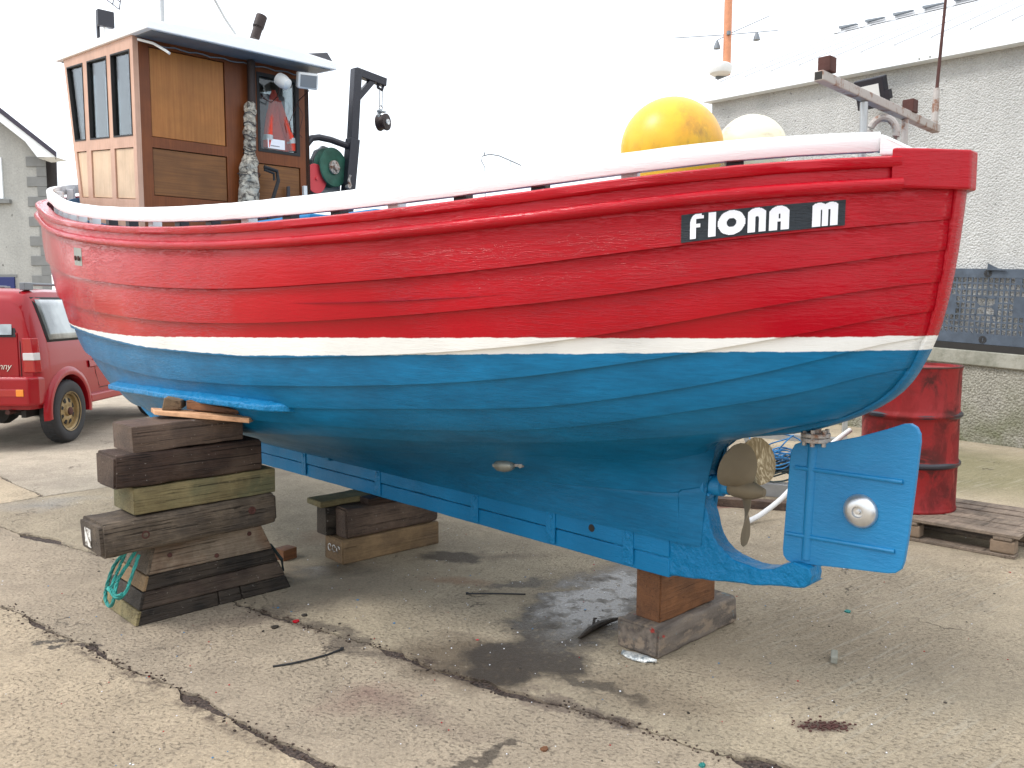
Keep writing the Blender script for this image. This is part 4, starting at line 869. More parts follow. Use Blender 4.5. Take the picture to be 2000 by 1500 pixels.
for (z_, r_) in prof_:
    row = []
    for k in range(25):
        a = 2 * math.pi * k / 24; kk = noise.noise(Vector((math.cos(a) * 1.3, math.sin(a) * 1.3, z_ * 9))) * .022 * (r_ / .05) + noise.noise(Vector((math.cos(a) * 3, math.sin(a) * 3, z_ * 22))) * .014 + noise.noise(Vector((math.cos(a) * 6, math.sin(a) * 6, z_ * 60))) * .005
        row.append(B(-3.755 + math.sin(a) * (r_ * .75 + kk), -.105 + (2.945 - z_) * .05 + math.cos(a) * (r_ + kk), z_))
    rows.append(row)
b.grid(rows); b.build('exhaust_lagging', 'cloth', exo, smooth=True, ang=70)
for z_ in (2.86, 2.79, 2.70, 2.60, 2.575, 2.43): b = MB(); b.tube([p + ZV * (.010 * math.sin(k * .6 + z_ * 9)) for k, p in enumerate(arc(B(-3.755, -.102 + (2.945 - z_) * .05, z_), DV * .8, NV, .044 if z_ > 2.5 else .082, 0, 360, 20))], .003, 5, caps=False); b.build('lashing', 'black', exo)
b = MB(); b.tube([B(-3.70, -.17, 2.49), B(-3.70, -.27, 2.47), B(-3.70, -.28, 2.40), B(-3.71, -.22, 2.22), B(-3.72, -.20, 2.1)], .014, 8); b.tube([B(-3.70, -.17, 2.47), B(-3.70, -.245, 2.45), B(-3.705, -.25, 2.40)], .010, 8); b.build('rubber_hose', 'rubber', boat, smooth=True)
b = MB(); b.hexa([B(-3.80, -.395, 2.20), B(-3.785, -.395, 2.20), B(-3.785, -.425, 2.20), B(-3.80, -.425, 2.20), B(-3.80, -.40, 2.38), B(-3.785, -.40, 2.38), B(-3.785, -.425, 2.385), B(-3.80, -.425, 2.385)]); b.build('door_handle', 'black', wall, bevel=.004)
b = MB(); b.bbox(-3.82, -3.79, -.575, -.545, 2.30, 2.40); b.build('switch_box', 'plastic', wall, bevel=.003)
b = MB(); b.lathe([(.03, 0), (.046, .01), (.050, .05), (.040, .10), (.02, .115), (0, .117)], B(-3.68, -.285, 3.135), (DV * .6 + ZV * -.45 + NV * -.3), 24); b.build('deck_floodlight', 'plastic', roof, smooth=True)
fa = ((NV * -1 + DV * .3).normalized(), (DV + NV * .3 + ZV * -.35).normalized()); fa = (fa[0], fa[1], fa[0].cross(fa[1]).normalized())
b = MB(); b.box(B(-3.60, -.48, 3.135), (.150, .08, .115), fa); fl = b.build('deck_lamp_housing', 'plastic', roof, bevel=.014, seg=3)
b = MB(); b.box(B(-3.60, -.48, 3.135) + fa[1] * .041, (.118, .006, .085), fa); b.build('lamp_front', 'lamp_glass', roof)
b = MB(); b.tube([B(-3.66, -.30, 3.10), B(-3.76, -.32, 3.02), B(-3.79, -.29, 2.98), B(-3.79, -.22, 3.0)], .004, 6); b.tube([B(-3.64, -.52, 3.08), B(-3.77, -.50, 3.02), B(-3.79, -.485, 2.96), B(-3.80, -.44, 2.86), B(-3.80, -.455, 2.79)], .0035, 6); b.tube([B(-3.78, -.50, 3.0), B(-3.79, -.555, 2.93), B(-3.79, -.525, 2.83), B(-3.79, -.515, 2.78), B(-3.79, -.54, 2.76)], .0025, 6)
b.build('lamp_cable', 'rust', roof, smooth=True)

# ---- hauling gallows and pot hauler, on the far side by the wheelhouse
GS_ = -3.9
def G(w_, z_, ds=0): return B(GS_ + ds, w_, z_)
b = MB(); b.tube([G(-.93, 1.75), G(-1.07, 2.832)], .044, sq=True, up=DV); b.tube([G(-1.068, 2.83), G(-1.116, 3.394)], .036, sq=True, up=DV)
gal = b.build('hauling_gallows', 'black', boat, bevel=.006)
b = MB(); b.tube([G(-1.10, 3.372), G(-1.395, 3.335)], .033, sq=True, up=DV); b.build('gallows_arm', 'black', gal, bevel=.005)
b = MB(); b.tube([G(-1.10, 3.145), G(-1.275, 3.335)], .024, sq=True, up=DV); b.build('gallows_brace', 'black', gal, bevel=.004)
b = MB(); b.tube([G(-1.32, 3.33), G(-1.325, 3.285), G(-1.365, 3.27), G(-1.385, 3.325)], .013, 8); b.build('gallows_eye', 'black', gal)
cx = G(-1.352, 3.21)
b = MB(); b.tube([cx + NV * .013 + ZV * .08, cx + NV * .013 - ZV * .07], .0055, 6); b.tube([cx - NV * .019 + ZV * .08, cx - NV * .013 - ZV * .07], .0055, 6); b.tube(arc(cx - ZV * .085, NV, ZV, .017, 0, 360, 14), .0055, 6); b.tube(arc(cx + ZV * .085, NV, ZV, .017, 0, 180, 8), .0055, 6); hk = b.build('hook_link', 'steel', gal, smooth=True)
b = MB(); b.tube([cx - ZV * .10, cx - ZV * .12 + NV * .016, cx - ZV * .15 + NV * .024, cx - ZV * .23 + NV * .016], [.013, .024, .016, .013], 8); b.box(cx - ZV * .115 - NV * .007, (.07, .04, .008), (NV, DV, ZV)); b.build('block_hanger', 'alu', gal, smooth=True)
sa = (DV - NV * .45).normalized(); c2 = G(-1.372, 3.01)
b = MB(); b.lathe([(.03, -.045), (.068, -.04), (.070, -.030), (.060, -.008), (.060, .008), (.070, .030), (.068, .04), (.024, .043)], c2, sa, 28); b.build('hauling_sheave', 'soot', gal, smooth=True)
b = MB(); b.lathe([(.023, .040), (.023, .054), (.012, .054), (.010, .048), (0, .048)], c2, sa, 18); b.build('sheave_pin', 'plastic', gal, smooth=True)
ha = (DV - NV * .25).normalized()
b = MB(); b.prism([G(-.735, 2.30, -.12), G(-.735, 2.64, -.12), G(-.775, 2.72, -.12), G(-.82, 2.745, -.12), G(-.84, 2.765, -.12), G(-.985, 2.735, -.12), G(-1.0, 2.30, -.12)], DV * .04)
for (w_, z_) in ((-.78, 2.68), (-.84, 2.70), (-.95, 2.68), (-.975, 2.45)): b.lathe([(.014, 0), (.014, .014), (0, .015)], G(w_, z_, -.08), DV, 8)
ph = b.build('pot_hauler', 'alu', boat, bevel=.004)
b = MB(); c3 = G(-.878, 2.585); b.lathe([(.03, -.075), (.150, -.068), (.156, -.058), (.108, -.030), (.108, -.016), (.156, .005), (.150, .014), (.075, .012), (.055, .004), (.0, .004)], c3, ha, 44); b.build('hauler_sheave', 'green_disc', ph, smooth=True)
b = MB(); b.lathe([(.054, .006), (.054, .022), (.028, .025), (.024, .045), (0, .047)], c3, ha, 20)
for k in range(6): a = R(60 * k); u_ = ha.cross(ZV).normalized(); b.lathe([(.008, .022), (.008, .032), (0, .033)], c3 + u_ * .04 * math.cos(a) + ZV * .04 * math.sin(a), ha, 6)
b.build('hauler_boss', 'rust_galv', ph)
b = MB(); b.lathe([(.113, -.004), (.115, 0), (.112, .004), (0, .004)], G(-.705, 2.478, .02), ha, 36); b.lathe([(.014, .004), (.012, .016), (0, .017)], G(-.705, 2.478, .02), ha, 10); b.build('cover_disc', 'red_disc', ph, smooth=True)
b = MB(); b.tube([G(-.635, 2.3), G(-.63, 2.66), G(-.645, 2.74), G(-.69, 2.79), G(-.755, 2.805), G(-.86, 2.80), G(-1.05, 2.765)], .026, 10); b.build('guard_hoop', 'black', ph, smooth=True)
b = MB(); b.tube([G(-1.0, 2.44, .06), G(-.985, 2.49, .06), G(-1.0, 2.53, .06)], .012, 8); b.lathe([(.018, 0), (.018, .04)], G(-.985, 2.44, .03), DV, 8); b.build('hydraulic_fitting', 'rust_galv', ph)

# ---- mizzen goalpost at the stern
SG = .83
b = MB(); b.tube([B(SG, .444, 2.1765), B(SG, -.510, 2.154)], .015, sq=True, up=ZV); mg = b.build('stern_goalpost', 'rust_galv', boat, bevel=.003)
b = MB(); b.tube([B(SG, .4445, 2.1765), B(SG, .43, 2.1763)], .0115, sq=True, up=ZV); b.build('tube_end', 'dark', mg)
for w_ in (.124, -.215): b = MB(); b.tube([B(SG, w_, 2.15), B(SG, w_ - .004, 1.62)], .0125 if w_ > 0 else .0115, 12); b.build('post', 'steel' if w_ > 0 else 'rust_galv', mg, smooth=True)
for w_, z_ in ((.391, 2.216), (-.254, 2.196)): b = MB(); b.box(B(SG, w_, z_), (.044, .04, .046), (NV, DV, ZV)); b.build('rusty_lug', 'rust', mg, bevel=.003)
b = MB(); b.tube([B(SG, -.490, 2.16), B(SG, -.497, 2.30)], .012, 10); b.build('aerial_socket', 'rust_galv', mg, smooth=True)
b = MB(); b.tube([B(SG, -.497, 2.29), B(SG, -.548, 2.65), B(SG, -.60, 3.0)], [.0065, .0055, .004], 8); b.build('aerial_rod', 'rust', mg, smooth=True)
b = MB(); cr_ = B(SG, -.030, 2.072); u_ = (NV * -.45 + DV).normalized(); b.tube([cr_ + u_ * (.042 * math.cos(t)) + ZV * (.052 * math.sin(t)) for t in np.linspace(0, 2 * math.pi, 29)], .0125, 10, caps=False); b.build('rope_ring', 'rust_galv', mg, smooth=True)

# ------------------------------------------------------------------ buoys in the boat, jacket in the wheelhouse
b = MB(); b.lathe([(.0001, -.212)] + [(.212 * math.sin(R(a)), -.212 * math.cos(R(a))) for a in range(6, 175, 6)] + [(.0001, .212)], (0, 0, 0), ZV, 48); b.lathe([(.03, .20), (.035, .26), (.02, .28), (0, .282)], (0, 0, 0), Vector((.3, .5, -.8)), 14)
o = b.build('net_buoy', 'yellow', smooth=True); o.location = B(-.065, -.08, 2.138); tagt(o, 'large yellow round buoy lying behind the white stern rail', 'buoy', 'round buoys carried in the boat')
b = MB(); b.lathe([(.0001, -.152)] + [(.152 * math.sin(R(a)), -.152 * math.cos(R(a))) for a in range(6, 175, 6)] + [(.0001, .152)], (0, 0, 0), ZV, 48); b.lathe([(.02, .145), (.026, .18), (.014, .20), (0, .202)], (0, 0, 0), Vector((-.3, .5, -.8)), 14)
o = b.build('net_buoy', 'cream', smooth=True); o.location = B(.089, -.45, 2.16); tagt(o, 'smaller faded cream buoy just right of the yellow one', 'buoy', 'round buoys carried in the boat')
b = MB(); b.bbox(-.28, .15, -.30, .22, 1.55, 1.924); b.build('fish_box', 'plastic', origin=B(-.05, -.05, 1.55), bevel=.01, label='pale fish box in the stern under the yellow buoy', category='fish box')
b = MB(); b.bbox(-.02, .2, -.62, -.32, 1.55, 2.006); b.build('fish_box', 'plastic', origin=B(.1, -.45, 1.55), bevel=.01, label='pale fish box in the stern under the cream buoy', category='fish box')
jk = thing('safety_jacket', B(-3.92, -.36, 2.64), 'orange safety jacket with grey bands hanging behind the wheelhouse window', 'jacket')
rows = []
for (z_, hwid, th) in [(3.10, .015, .012), (3.05, .035, .02), (2.98, .05, .03), (2.88, .065, .035), (2.78, .085, .04), (2.70, .10, .045), (2.62, .105, .045)]:
    rows.append([B(-3.90 + th * math.sin(t) * (1 + .3 * math.sin(5 * t)), -.37 - (3.1 - z_) * .03 + hwid * math.cos(t), z_) for t in np.linspace(0, 2 * math.pi, 21)])
b = MB(); b.grid(rows); b.build('jacket_body', 'orange', jk, smooth=True, ang=80)
for w_, dw in ((.055, .03), (-.06, -.05)):
    b = MB(); b.tube([B(-3.875, -.37 + w_ * .4, 3.02), B(-3.865, -.37 + w_, 2.88), B(-3.865, -.38 + w_ + dw, 2.72), B(-3.865, -.38 + w_ + dw * 1.1, 2.66)], [.02, .032, .036, .034], 10); b.build('sleeve', 'orange', jk, smooth=True)
    b = MB(); b.tube([B(-3.865, -.379 + w_ + dw * .92, 2.755), B(-3.865, -.38 + w_ + dw, 2.715)], .038, 10); b.build('reflective_band', 'reflect', jk, smooth=True)
# ------------------------------------------------------------------ timber props
def timber(name, mat, s0, s1, w0, w1, z0, z1, label, seed=1, rough=.006, round_=.010, tilt=0, roll=0, yaw=0, category='timber', group=None, parent=None, taper=None, nl=16):
    """balk running athwartships: length along w, own local axes so the grain follows it"""
    L = abs(w1 - w0); Wd = abs(s1 - s0); Hh = z1 - z0
    bm = bmesh.new(); bmesh.ops.create_cube(bm, size=1)
    for v in bm.verts: v.co = Vector((v.co.x * L, v.co.y * Wd, v.co.z * Hh + Hh / 2))
    le = [e for e in bm.edges if abs(e.verts[0].co.x - e.verts[1].co.x) > L * .5]
    bmesh.ops.bevel(bm, geom=le, offset=round_, segments=3, affect='EDGES', profile=.5)
    ee = [e for e in bm.edges if abs(e.verts[0].co.x - e.verts[1].co.x) < 1e-5 and len([f for f in e.link_faces if len(f.verts) > 6]) == 1]
    bmesh.ops.bevel(bm, geom=ee, offset=round_ * .6, segments=2, affect='EDGES')
    le = [e for e in bm.edges if abs(e.verts[0].co.x - e.verts[1].co.x) > L * .5]
    bmesh.ops.subdivide_edges(bm, edges=le, cuts=nl)
    bmesh.ops.triangulate(bm, faces=[f for f in bm.faces if len(f.verts) > 4])
    for v in bm.verts:
        p = v.co.copy(); k = Vector((seed * 7.3, seed * 3.1, seed))
        d = Vector((noise.noise(p * 7 + k), noise.noise(p * 7 + k * 2), noise.noise(p * 7 + k * 3))) * rough + Vector((0, noise.noise(p * 28 + k), noise.noise(p * 28 - k))) * rough * .5
        if taper: v.co.y *= 1 - taper * (v.co.z / Hh)
        v.co += d
        if v.co.z < 0 and z0 < .001: v.co.z = 0
    me = bpy.data.meshes.new(name); bm.to_mesh(me); bm.free(); me.materials.append(MAT[mat])
    for p in me.polygons: p.use_smooth = True
    try: me.set_sharp_from_angle(angle=R(40))
    except Exception: pass
    o = bpy.data.objects.new(name, me); COL.objects.link(o)
    ctr = B((s0 + s1) / 2, (w0 + w1) / 2, z0); rotm = Matrix.Rotation(math.atan2(NN[1], NN[0]) + R(yaw), 4, 'Z') @ Matrix.Rotation(R(tilt), 4, 'Y') @ Matrix.Rotation(R(roll), 4, 'X')
    if parent:
        o.parent = parent; o.matrix_local = Matrix.Translation(ctr - parent.location) @ rotm
    else:
        o.matrix_world = Matrix.Translation(ctr) @ rotm; tagt(o, label, category, group)
    return o
GS = 'timbers stacked under the bilge'
cb = thing('tapered_cradle_block', B(-2.12, 1.1, 0), 'tapered dark cradle block of bolted timbers on the ground, bottom of the tall stack', 'cradle block')
def tap(z_): return (1.503 - z_ * .30, .706 + z_ * .40)
lay = [(0, .068, 't_black'), (.070, .15, 't_dark'), (.152, .222, 't_black'), (.224, .355, 't_grey')]
sf = lambda z_: (-1.895 - z_ * .10, -2.345 + z_ * .32)
for i, (z0, z1, mt) in enumerate(lay):
    segs = [(0, 1)] if i else [(0, .50), (.504, .655), (.659, 1)]
    for (f0, f1) in segs:
        b = MB(); P = []
        for z_ in (z0, z1):
            a, c_ = tap(z_); wa = a + (c_ - a) * f0; wb = a + (c_ - a) * f1; s_f, s_b = sf(z_); jf = .006 * noise.noise(Vector((f0 * 9, i * 4, 1)))
            P += [B(s_f + jf, wa, z_), B(s_f + jf, wb, z_), B(s_b, wb, z_), B(s_b, wa, z_)]
        b.hexa(P); b.build('cradle_timber', mt + '_w', cb, bevel=.006)
for i, (z0, z1, mt) in enumerate([(0.0, .068, 't_green'), (.07, .15, 't_black'), (.152, .224, 't_tan'), (.226, .35, 't_grey')]):
    b = MB(); P = []
    for z_ in (z0 + .003, z1 - .003):
        a, _ = tap(z_); s_f, s_b = sf(z_); P += [B(s_f + .002, a - .004, z_), B(s_b - .002, a - .004, z_), B(s_b - .002, a + .012, z_), B(s_f + .002, a + .012, z_)]
    b.hexa(P); b.build('end_facing', mt, cb, bevel=.003)
for (w_, z_) in ((1.33, .30), (.92, .325), (1.1, .25)):
    b = MB(); b.lathe([(.012, 0), (.011, .004), (0, .005)], B(sf(z_)[0] + .003, w_, z_), DV, 12); b.build('rusty_bolt', 'rust', cb)
timber('timber_balk', 't_grey', -1.86, -2.13, .79, 1.655, .362, .522, 'long rounded grey balk with bolt holes and a white end, second in the stack', 4, .008, .026, tilt=.8, group=GS)
o = bpy.context.scene.objects[-1]
balk = [q for q in COL.objects if q.name.startswith('timber_balk')][0]
for (w_, z_) in ((1.46, .44), (.93, .455)):
    b = MB(); lp = Vector(((w_ - 1.2225), .132, z_ - .362)); b.lathe([(.021, -.004), (.019, .004), (.012, .004), (.010, .001), (0, .001)], (0, 0, 0), Vector((0, 1, 0)), 16); q = b.build('bolt_hole', 'rust'); q.parent = balk; q.location = lp
    del_ = [q.__delitem__(k) for k in list(q.keys()) if k in ('label', 'category')]
b = MB(); b.box((0, 0, 0), (.003, .075, .085)); q = b.build('white_paint_patch', 'chipped'); q.parent = balk; q.location = (.436, -.03, .075)
timber('timber_balk', 't_green', -1.88, -2.14, .79, 1.50, .530, .655, 'square olive green treated balk, third from the ground in the stack', 5, .003, .006, tilt=0, group=GS)
timber('timber_balk', 't_dark', -1.87, -2.10, .86, 1.585, .660, .815, 'dark wet brown balk speckled with red paint, fourth above the ground in the stack', 6, .006, .016, tilt=0, group=GS)
timber('timber_balk', 't_mid', -1.885, -2.14, .955, 1.49, .820, .945, 'short brown balk with a blue painted corner, topmost of the stack under the bilge', 7, .004, .006, tilt=1.2, group=GS)
# packing between stack and hull
wed = MB(); wed.hexa([B(-2.16, 1.30, .965), B(-2.04, 1.33, .965), B(-1.69, 1.02, .93), B(-1.80, .92, .93), B(-2.16, 1.30, .988), B(-2.04, 1.33, .988), B(-1.69, 1.02, .955), B(-1.80, .92, .955)])
wed.build('wooden_wedge', 't_fresh', origin=B(-1.9, 1.1, .96), bevel=.003, label='fresh pinkish sawn board lying flat on top of the stack', category='wedge', group='packing wedges on top of the stack')
wed = MB(); wed.hexa([B(-2.16, 1.215, .985), B(-2.03, 1.30, .985), B(-2.0, 1.215, .985), B(-2.12, 1.14, .985), B(-2.16, 1.215, 1.04), B(-2.03, 1.285, 1.045), B(-2.0, 1.215, 1.03), B(-2.12, 1.14, 1.02)])
wed.build('wooden_wedge', 't_tan', origin=B(-2.08, 1.2, .99), bevel=.005, label='stubby tan wood offcut at the left end of the packing on the stack', category='wedge', group='packing wedges on top of the stack')
wed = MB(); wed.hexa([B(-2.02, 1.13, .985), B(-1.99, 1.195, .985), B(-1.78, 1.03, .965), B(-1.82, .95, .965), B(-2.02, 1.13, 1.03), B(-1.99, 1.195, 1.03), B(-1.78, 1.03, .985), B(-1.82, .95, .985)])
wed.build('wooden_wedge', 't_orange', origin=B(-1.92, 1.08, .97), bevel=.004, label='thin reddish wedge driven between the fresh board and the blue bilge', category='wedge', group='packing wedges on top of the stack')
# teal rope loop on the cradle block
def coil(pts, r, strands=3, tw=55): 
    b = MB(); P = []
    pts = np.array([list(p) for p in pts]); n = (len(pts) - 1) * 14; path = [Vector(cr(pts, i / 14)) for i in range(n + 1)]
    for k in range(strands):
        st_ = []; L = 0
        for i, p in enumerate(path):
            t = (path[min(i + 1, n)] - path[max(i - 1, 0)]).normalized(); a = t.cross(Vector((.3, .5, .8))).normalized(); c_ = t.cross(a)
            if i: L += (p - path[i - 1]).length
            th = L * tw / (r / .006) + 2 * math.pi * k / strands; st_.append(p + a * math.cos(th) * r * .5 + c_ * math.sin(th) * r * .5)
        b.tube(st_, r * .62, 6)
    return b
b = coil([B(-2.02, 1.47, .35), B(-2.08, 1.53, .26), B(-2.12, 1.56, .14), B(-2.10, 1.57, .085), B(-2.04, 1.57, .08), B(-2.0, 1.565, .13), B(-2.02, 1.54, .2), B(-1.99, 1.50, .28), B(-1.96, 1.47, .35)], .0085)
b2_ = coil([B(-2.0, 1.50, .34), B(-2.04, 1.54, .22), B(-2.04, 1.565, .15), B(-1.97, 1.555, .13), B(-1.93, 1.535, .17), B(-1.92, 1.51, .24), B(-1.93, 1.47, .33)], .0075); b.add(b2_.v, b2_.f)
b2_ = coil([B(-2.08, 1.56, .15), B(-2.03, 1.575, .165), B(-1.98, 1.565, .14), B(-1.94, 1.55, .155)], .011); b.add(b2_.v, b2_.f)
b.build('rope_loop', 'teal', origin=B(-2.03, 1.54, .08), smooth=True, label='teal twisted rope loops hanging on the left end of the cradle block', category='rope')
b = MB(); b.tube([B(-2.2, .80, .22), B(-2.05, .735, .20), B(-1.98, .71, .13), B(-1.99, .70, .07), B(-2.1, .72, .03)], .009, 8); b.build('rope_end', 'net', origin=B(-2.05, .73, .03), smooth=True, label='short black rope end curling at the right side of the cradle block', category='rope')
# middle keel block
GM = 'timbers under the middle of the keel'
timber('timber_balk', 't_tan', -2.002, -2.21, -.385, .30, 0, .142, 'pale tan balk marked with numerals, on the ground in the middle keel pile', 11, .003, .010, yaw=-3, group=GM)
timber('timber_balk', 't_mid', -2.005, -2.13, -.38, .275, .146, .318, 'reddish brown balk on the tan balk, front one of the middle keel pile', 12, .008, .018, yaw=-3, group=GM)
timber('timber_balk', 't_black', -2.14, -2.26, -.36, .32, .146, .318, 'dark balk beside the reddish brown one in the middle keel pile', 13, .005, .010, yaw=-3, group=GM)
timber('plank_offcut', 't_green', -2.13, -2.30, -.35, .36, .322, .358, 'thin greenish plank on top of the middle keel pile', 14, .003, .006, yaw=-3, category='plank')
timber('plank_offcut', 't_dark', -2.01, -2.11, -.2, .12, .320, .358, 'thin dark packing piece under the keel on the reddish brown balk', 15, .002, .004, yaw=-3, category='plank')
b = MB()
for i, dx in enumerate((0, .05, .10)):
    c_ = B(-2.055 - dx * .9, .312, .085); b.tube([c_ + DV * (.016 * math.cos(t)) + ZV * (.02 * math.sin(t)) for t in np.linspace(.3, 5.6 if i else 4.4, 14)], .0028, 5)
q = b.build('painted_numeral', 'chipped'); bl = [x for x in COL.objects if x.get('label', '').startswith('pale tan balk')][0]; q.parent = bl; q.matrix_parent_inverse = bl.matrix_world.inverted()
timber('wood_offcut', 't_orange', -2.33, -2.42, .42, .52, 0, .065, 'small reddish wood offcut on the wet ground left of the middle keel pile', 16, .003, .004, yaw=10, category='offcut')
# near keel block
timber('timber_balk', 't_paint', .018, -.205, -.55, .075, 0, .128, 'rough paint-splashed balk on the ground under the heel of the boat', 21, .010, .016, yaw=0, group='timbers under the heel of the keel')
timber('timber_balk', 't_orange', -.02, -.155, -.42, .005, .130, .372, 'orange-brown block standing on the paint-splashed balk under the heel', 22, .003, .010, yaw=0, group='timbers under the heel of the keel')
# ------------------------------------------------------------------ litter on the ground
b = MB(); b.tube([(-.99, 3.37, .004), (-.92, 3.395, .006), (-.86, 3.43, .006), (-.79, 3.485, .005), (-.74, 3.54, .006)], .0042, 6); b.box((-.738, 3.543, .007), (.014, .012, .01)); b.build('cable_tie', 'rubber', origin=(-.86, 3.43, 0), label='long curved black cable tie on the concrete between the cracks', category='cable tie')
b = MB(); b.tube([(-.23, 4.25, .005), (-.08, 4.248, .006), (.07, 4.24, .005)], .0042, 6); b.box((-.232, 4.25, .006), (.014, .014, .01)); b.build('cable_tie', 'rubber', origin=(-.08, 4.25, 0), label='straight black cable tie beside the rusty stain under the keel', category='cable tie')
b = MB(); b.tube([(.30, 3.66, .008), (.35, 3.74, .012), (.40, 3.80, .014), (.47, 3.86, .014), (.51, 3.885, .012)], [.006, .014, .016, .011, .006], 7); b.tube([(.38, 3.80, .016), (.385, 3.835, .03), (.40, 3.86, .022)], [.008, .006, .003], 6); b.build('broken_stick', 't_black', origin=(.4, 3.77, 0), label='dark broken stick lying in the puddle by the heel balk', category='stick')
b = MB(); rows = []
for i in range(13):
    f = i / 12; cx_ = .475 + .13 * f; cy_ = 3.505 - .10 * f; hw_ = .034 * math.sin(math.pi * min(1, f * .9 + .12)) + .003; rows.append([(cx_ + .6 * t * hw_ + .0, cy_ + .8 * t * hw_, .005 + .014 * (1 - t * t) + .006 * noise.noise(Vector((f * 5, t * 3, 1)))) for t in np.linspace(-1, 1, 7)])
b.grid(rows); o = b.build('crumpled_foil', 'foil', origin=(.54, 3.45, 0), smooth=True, label='crumpled silvery white leaf-shaped scrap in front of the heel balk', category='scrap'); o.modifiers.new('s', 'SOLIDIFY').thickness = .003
b = MB(); b.box((1.36, 3.44, .016), (.028, .085, .032), (Vector((.92, -.38, 0)), Vector((.38, .92, 0)), ZV)); b.build('stone_chip', 'cap', origin=(1.36, 3.44, 0), bevel=.006, label='small oblong grey stone alone on the concrete right of the heel block', category='stone')
chips = {'white': [], 'blue_steel': [], 'red': [], 'dark': []}
rc = random.Random(11); spec = {}
for mt, cnt in (('letter', 420), ('blue_steel', 70), ('red', 80), ('t_black', 240)):
    b = MB()
    for i in range(cnt):
        if rc.random() < .6: x, y = rc.gauss(.2, 1.3), rc.gauss(3.9, .9)
        else: x, y = rc.uniform(-3.6, 3.2), rc.uniform(2.3, 6.5)
        if y < 2.2: continue
        r = rc.uniform(.0012, .004) * (2.2 if mt != 'letter' and rc.random() < .25 else 1); a = rc.uniform(0, 6.28); n_ = rc.choice((3, 4, 5))
        pts = [Vector((x + r * rc.uniform(.6, 1.3) * math.cos(a + 6.28 * k / n_), y + r * rc.uniform(.6, 1.5) * math.sin(a + 6.28 * k / n_), .0012)) for k in range(n_)]; b.prism(pts, (0, 0, .0016))
    nm = {'letter': 'white_paint_flakes', 'blue_steel': 'blue_paint_flakes', 'red': 'red_paint_flakes', 't_black': 'dark_grit'}[mt]
    b.build(nm, mt, kind='stuff')
for (x, y, mt, r) in [(-1.02, 3.87, 'red', .014), (-1.10, 3.80, 't_black', .016), (-1.0, 3.95, 't_black', .012), (.62, 2.62, 'teal', .010), (1.64, 4.0, 'teal', .014), (.11, 2.72, 't_orange', .012), (.86, 3.73, 't_black', .014)]:
    b = MB(); n_ = 6; b.prism([Vector((x + r * (1 + .5 * math.sin(k * 2.3)) * math.cos(1.05 * k), y + r * 1.3 * math.sin(1.05 * k), .001)) for k in range(n_)], (0, 0, .006))
    where = {(-1.02, 3.87): 'red paint scrap on the concrete in front of the cradle block', (-1.10, 3.80): 'dark scrap nearest the camera before the cradle block', (-1.0, 3.95): 'dark scrap close to the right foot of the cradle block', (.62, 2.62): 'teal scrap in the crack at the bottom of the picture', (1.64, 4.0): 'teal scrap on the concrete below the rudder', (.11, 2.72): 'orange pebble-like scrap near the bottom crack', (.86, 3.73): 'dark scrap right of the heel balk'}[(x, y)]
    b.build('scrap', mt, origin=(x, y, 0), label=where, category='scrap')
b = MB(); cc_ = (1.11, 2.88)
for i in range(160): r = rc.uniform(.001, .0045); x, y = rc.gauss(1.11, .055), rc.gauss(2.88, .02); b.box((x, y, r * .5), (r * 2, r * 1.5, r))
b.build('rust_crumbs', 'rust', kind='stuff')

# ------------------------------------------------------------------ oil drum on a pallet
pal_o = Vector((2.95, 4.84, 0)); pl_ = Vector((2.53 - 2.95, 5.24 - 4.84, 0)).normalized(); pw_ = Vector((-pl_.y, pl_.x, 0)) * -1
if pw_.x < 0: pw_ = -pw_
palt = thing('wooden_pallet', pal_o + pl_ * .5 + pw_ * .4, 'weathered wooden pallet under the red oil drum', 'pallet')
PL, PW = 1.2, .8
offs = [0, .125, .24, .365, .49, .61, .72]
for i, o_ in enumerate([.0, .128, .262, .40, .545, .68]):
    wd_ = .115 if i not in (0, 5) else .12
    b = MB(); c_ = pal_o + pl_ * (PL / 2 - .02) + pw_ * (o_ + wd_ / 2) + ZV * (.134 + .0015 * (i % 3)); b.box(c_, (PL + .01 * (i % 2), wd_, .02), (pl_, pw_, ZV)); b.build('deck_slat', 'pallet', palt, bevel=.003)
for t_ in (.07, .60, 1.12):
    b = MB(); b.box(pal_o + pl_ * t_ + pw_ * .40 + ZV * .113, (.10, .80, .019), (pl_, pw_, ZV)); b.build('cross_board', 'pallet', palt, bevel=.003)
    for o_ in (.05, .40, .75):
        b = MB(); b.box(pal_o + pl_ * t_ + pw_ * o_ + ZV * .0625, (.135, .09, .079), (pl_, pw_, ZV)); b.build('pallet_block', 'block_chip', palt, bevel=.012)
for o_ in (.05, .40, .75):
    b = MB(); b.box(pal_o + pl_ * .595 + pw_ * o_ + ZV * .011, (1.19, .10, .021), (pl_, pw_, ZV)); b.build('base_board', 'pallet', palt, bevel=.004)
dr = thing('oil_drum', (2.675, 5.63, .146), 'battered red oil drum standing on the pallet behind the rudder', 'drum')
RD, HD = .298, .945
prof_ = [(RD - .012, .012), (RD + .003, .0), (RD + .007, .008), (RD + .004, .018), (RD, .03)]
for z_ in (.31, .63): prof_ += [(RD, z_ - .035), (RD + .004, z_ - .02), (RD + .016, z_ - .006), (RD + .016, z_ + .006), (RD + .004, z_ + .02), (RD, z_ + .035)]
prof_ += [(RD, HD - .03), (RD + .004, HD - .014), (RD + .006, HD - .004), (RD + .002, HD), (RD - .006, HD), (RD - .010, HD - .016), (0.0001, HD - .016)]
b = MB(); b.lathe(prof_, Vector((2.675, 5.63, .146)), ZV, 72)
db = b.build('drum_body', 'drum', dr, smooth=True, ang=50)
bm = bmesh.new(); bm.from_mesh(db.data)
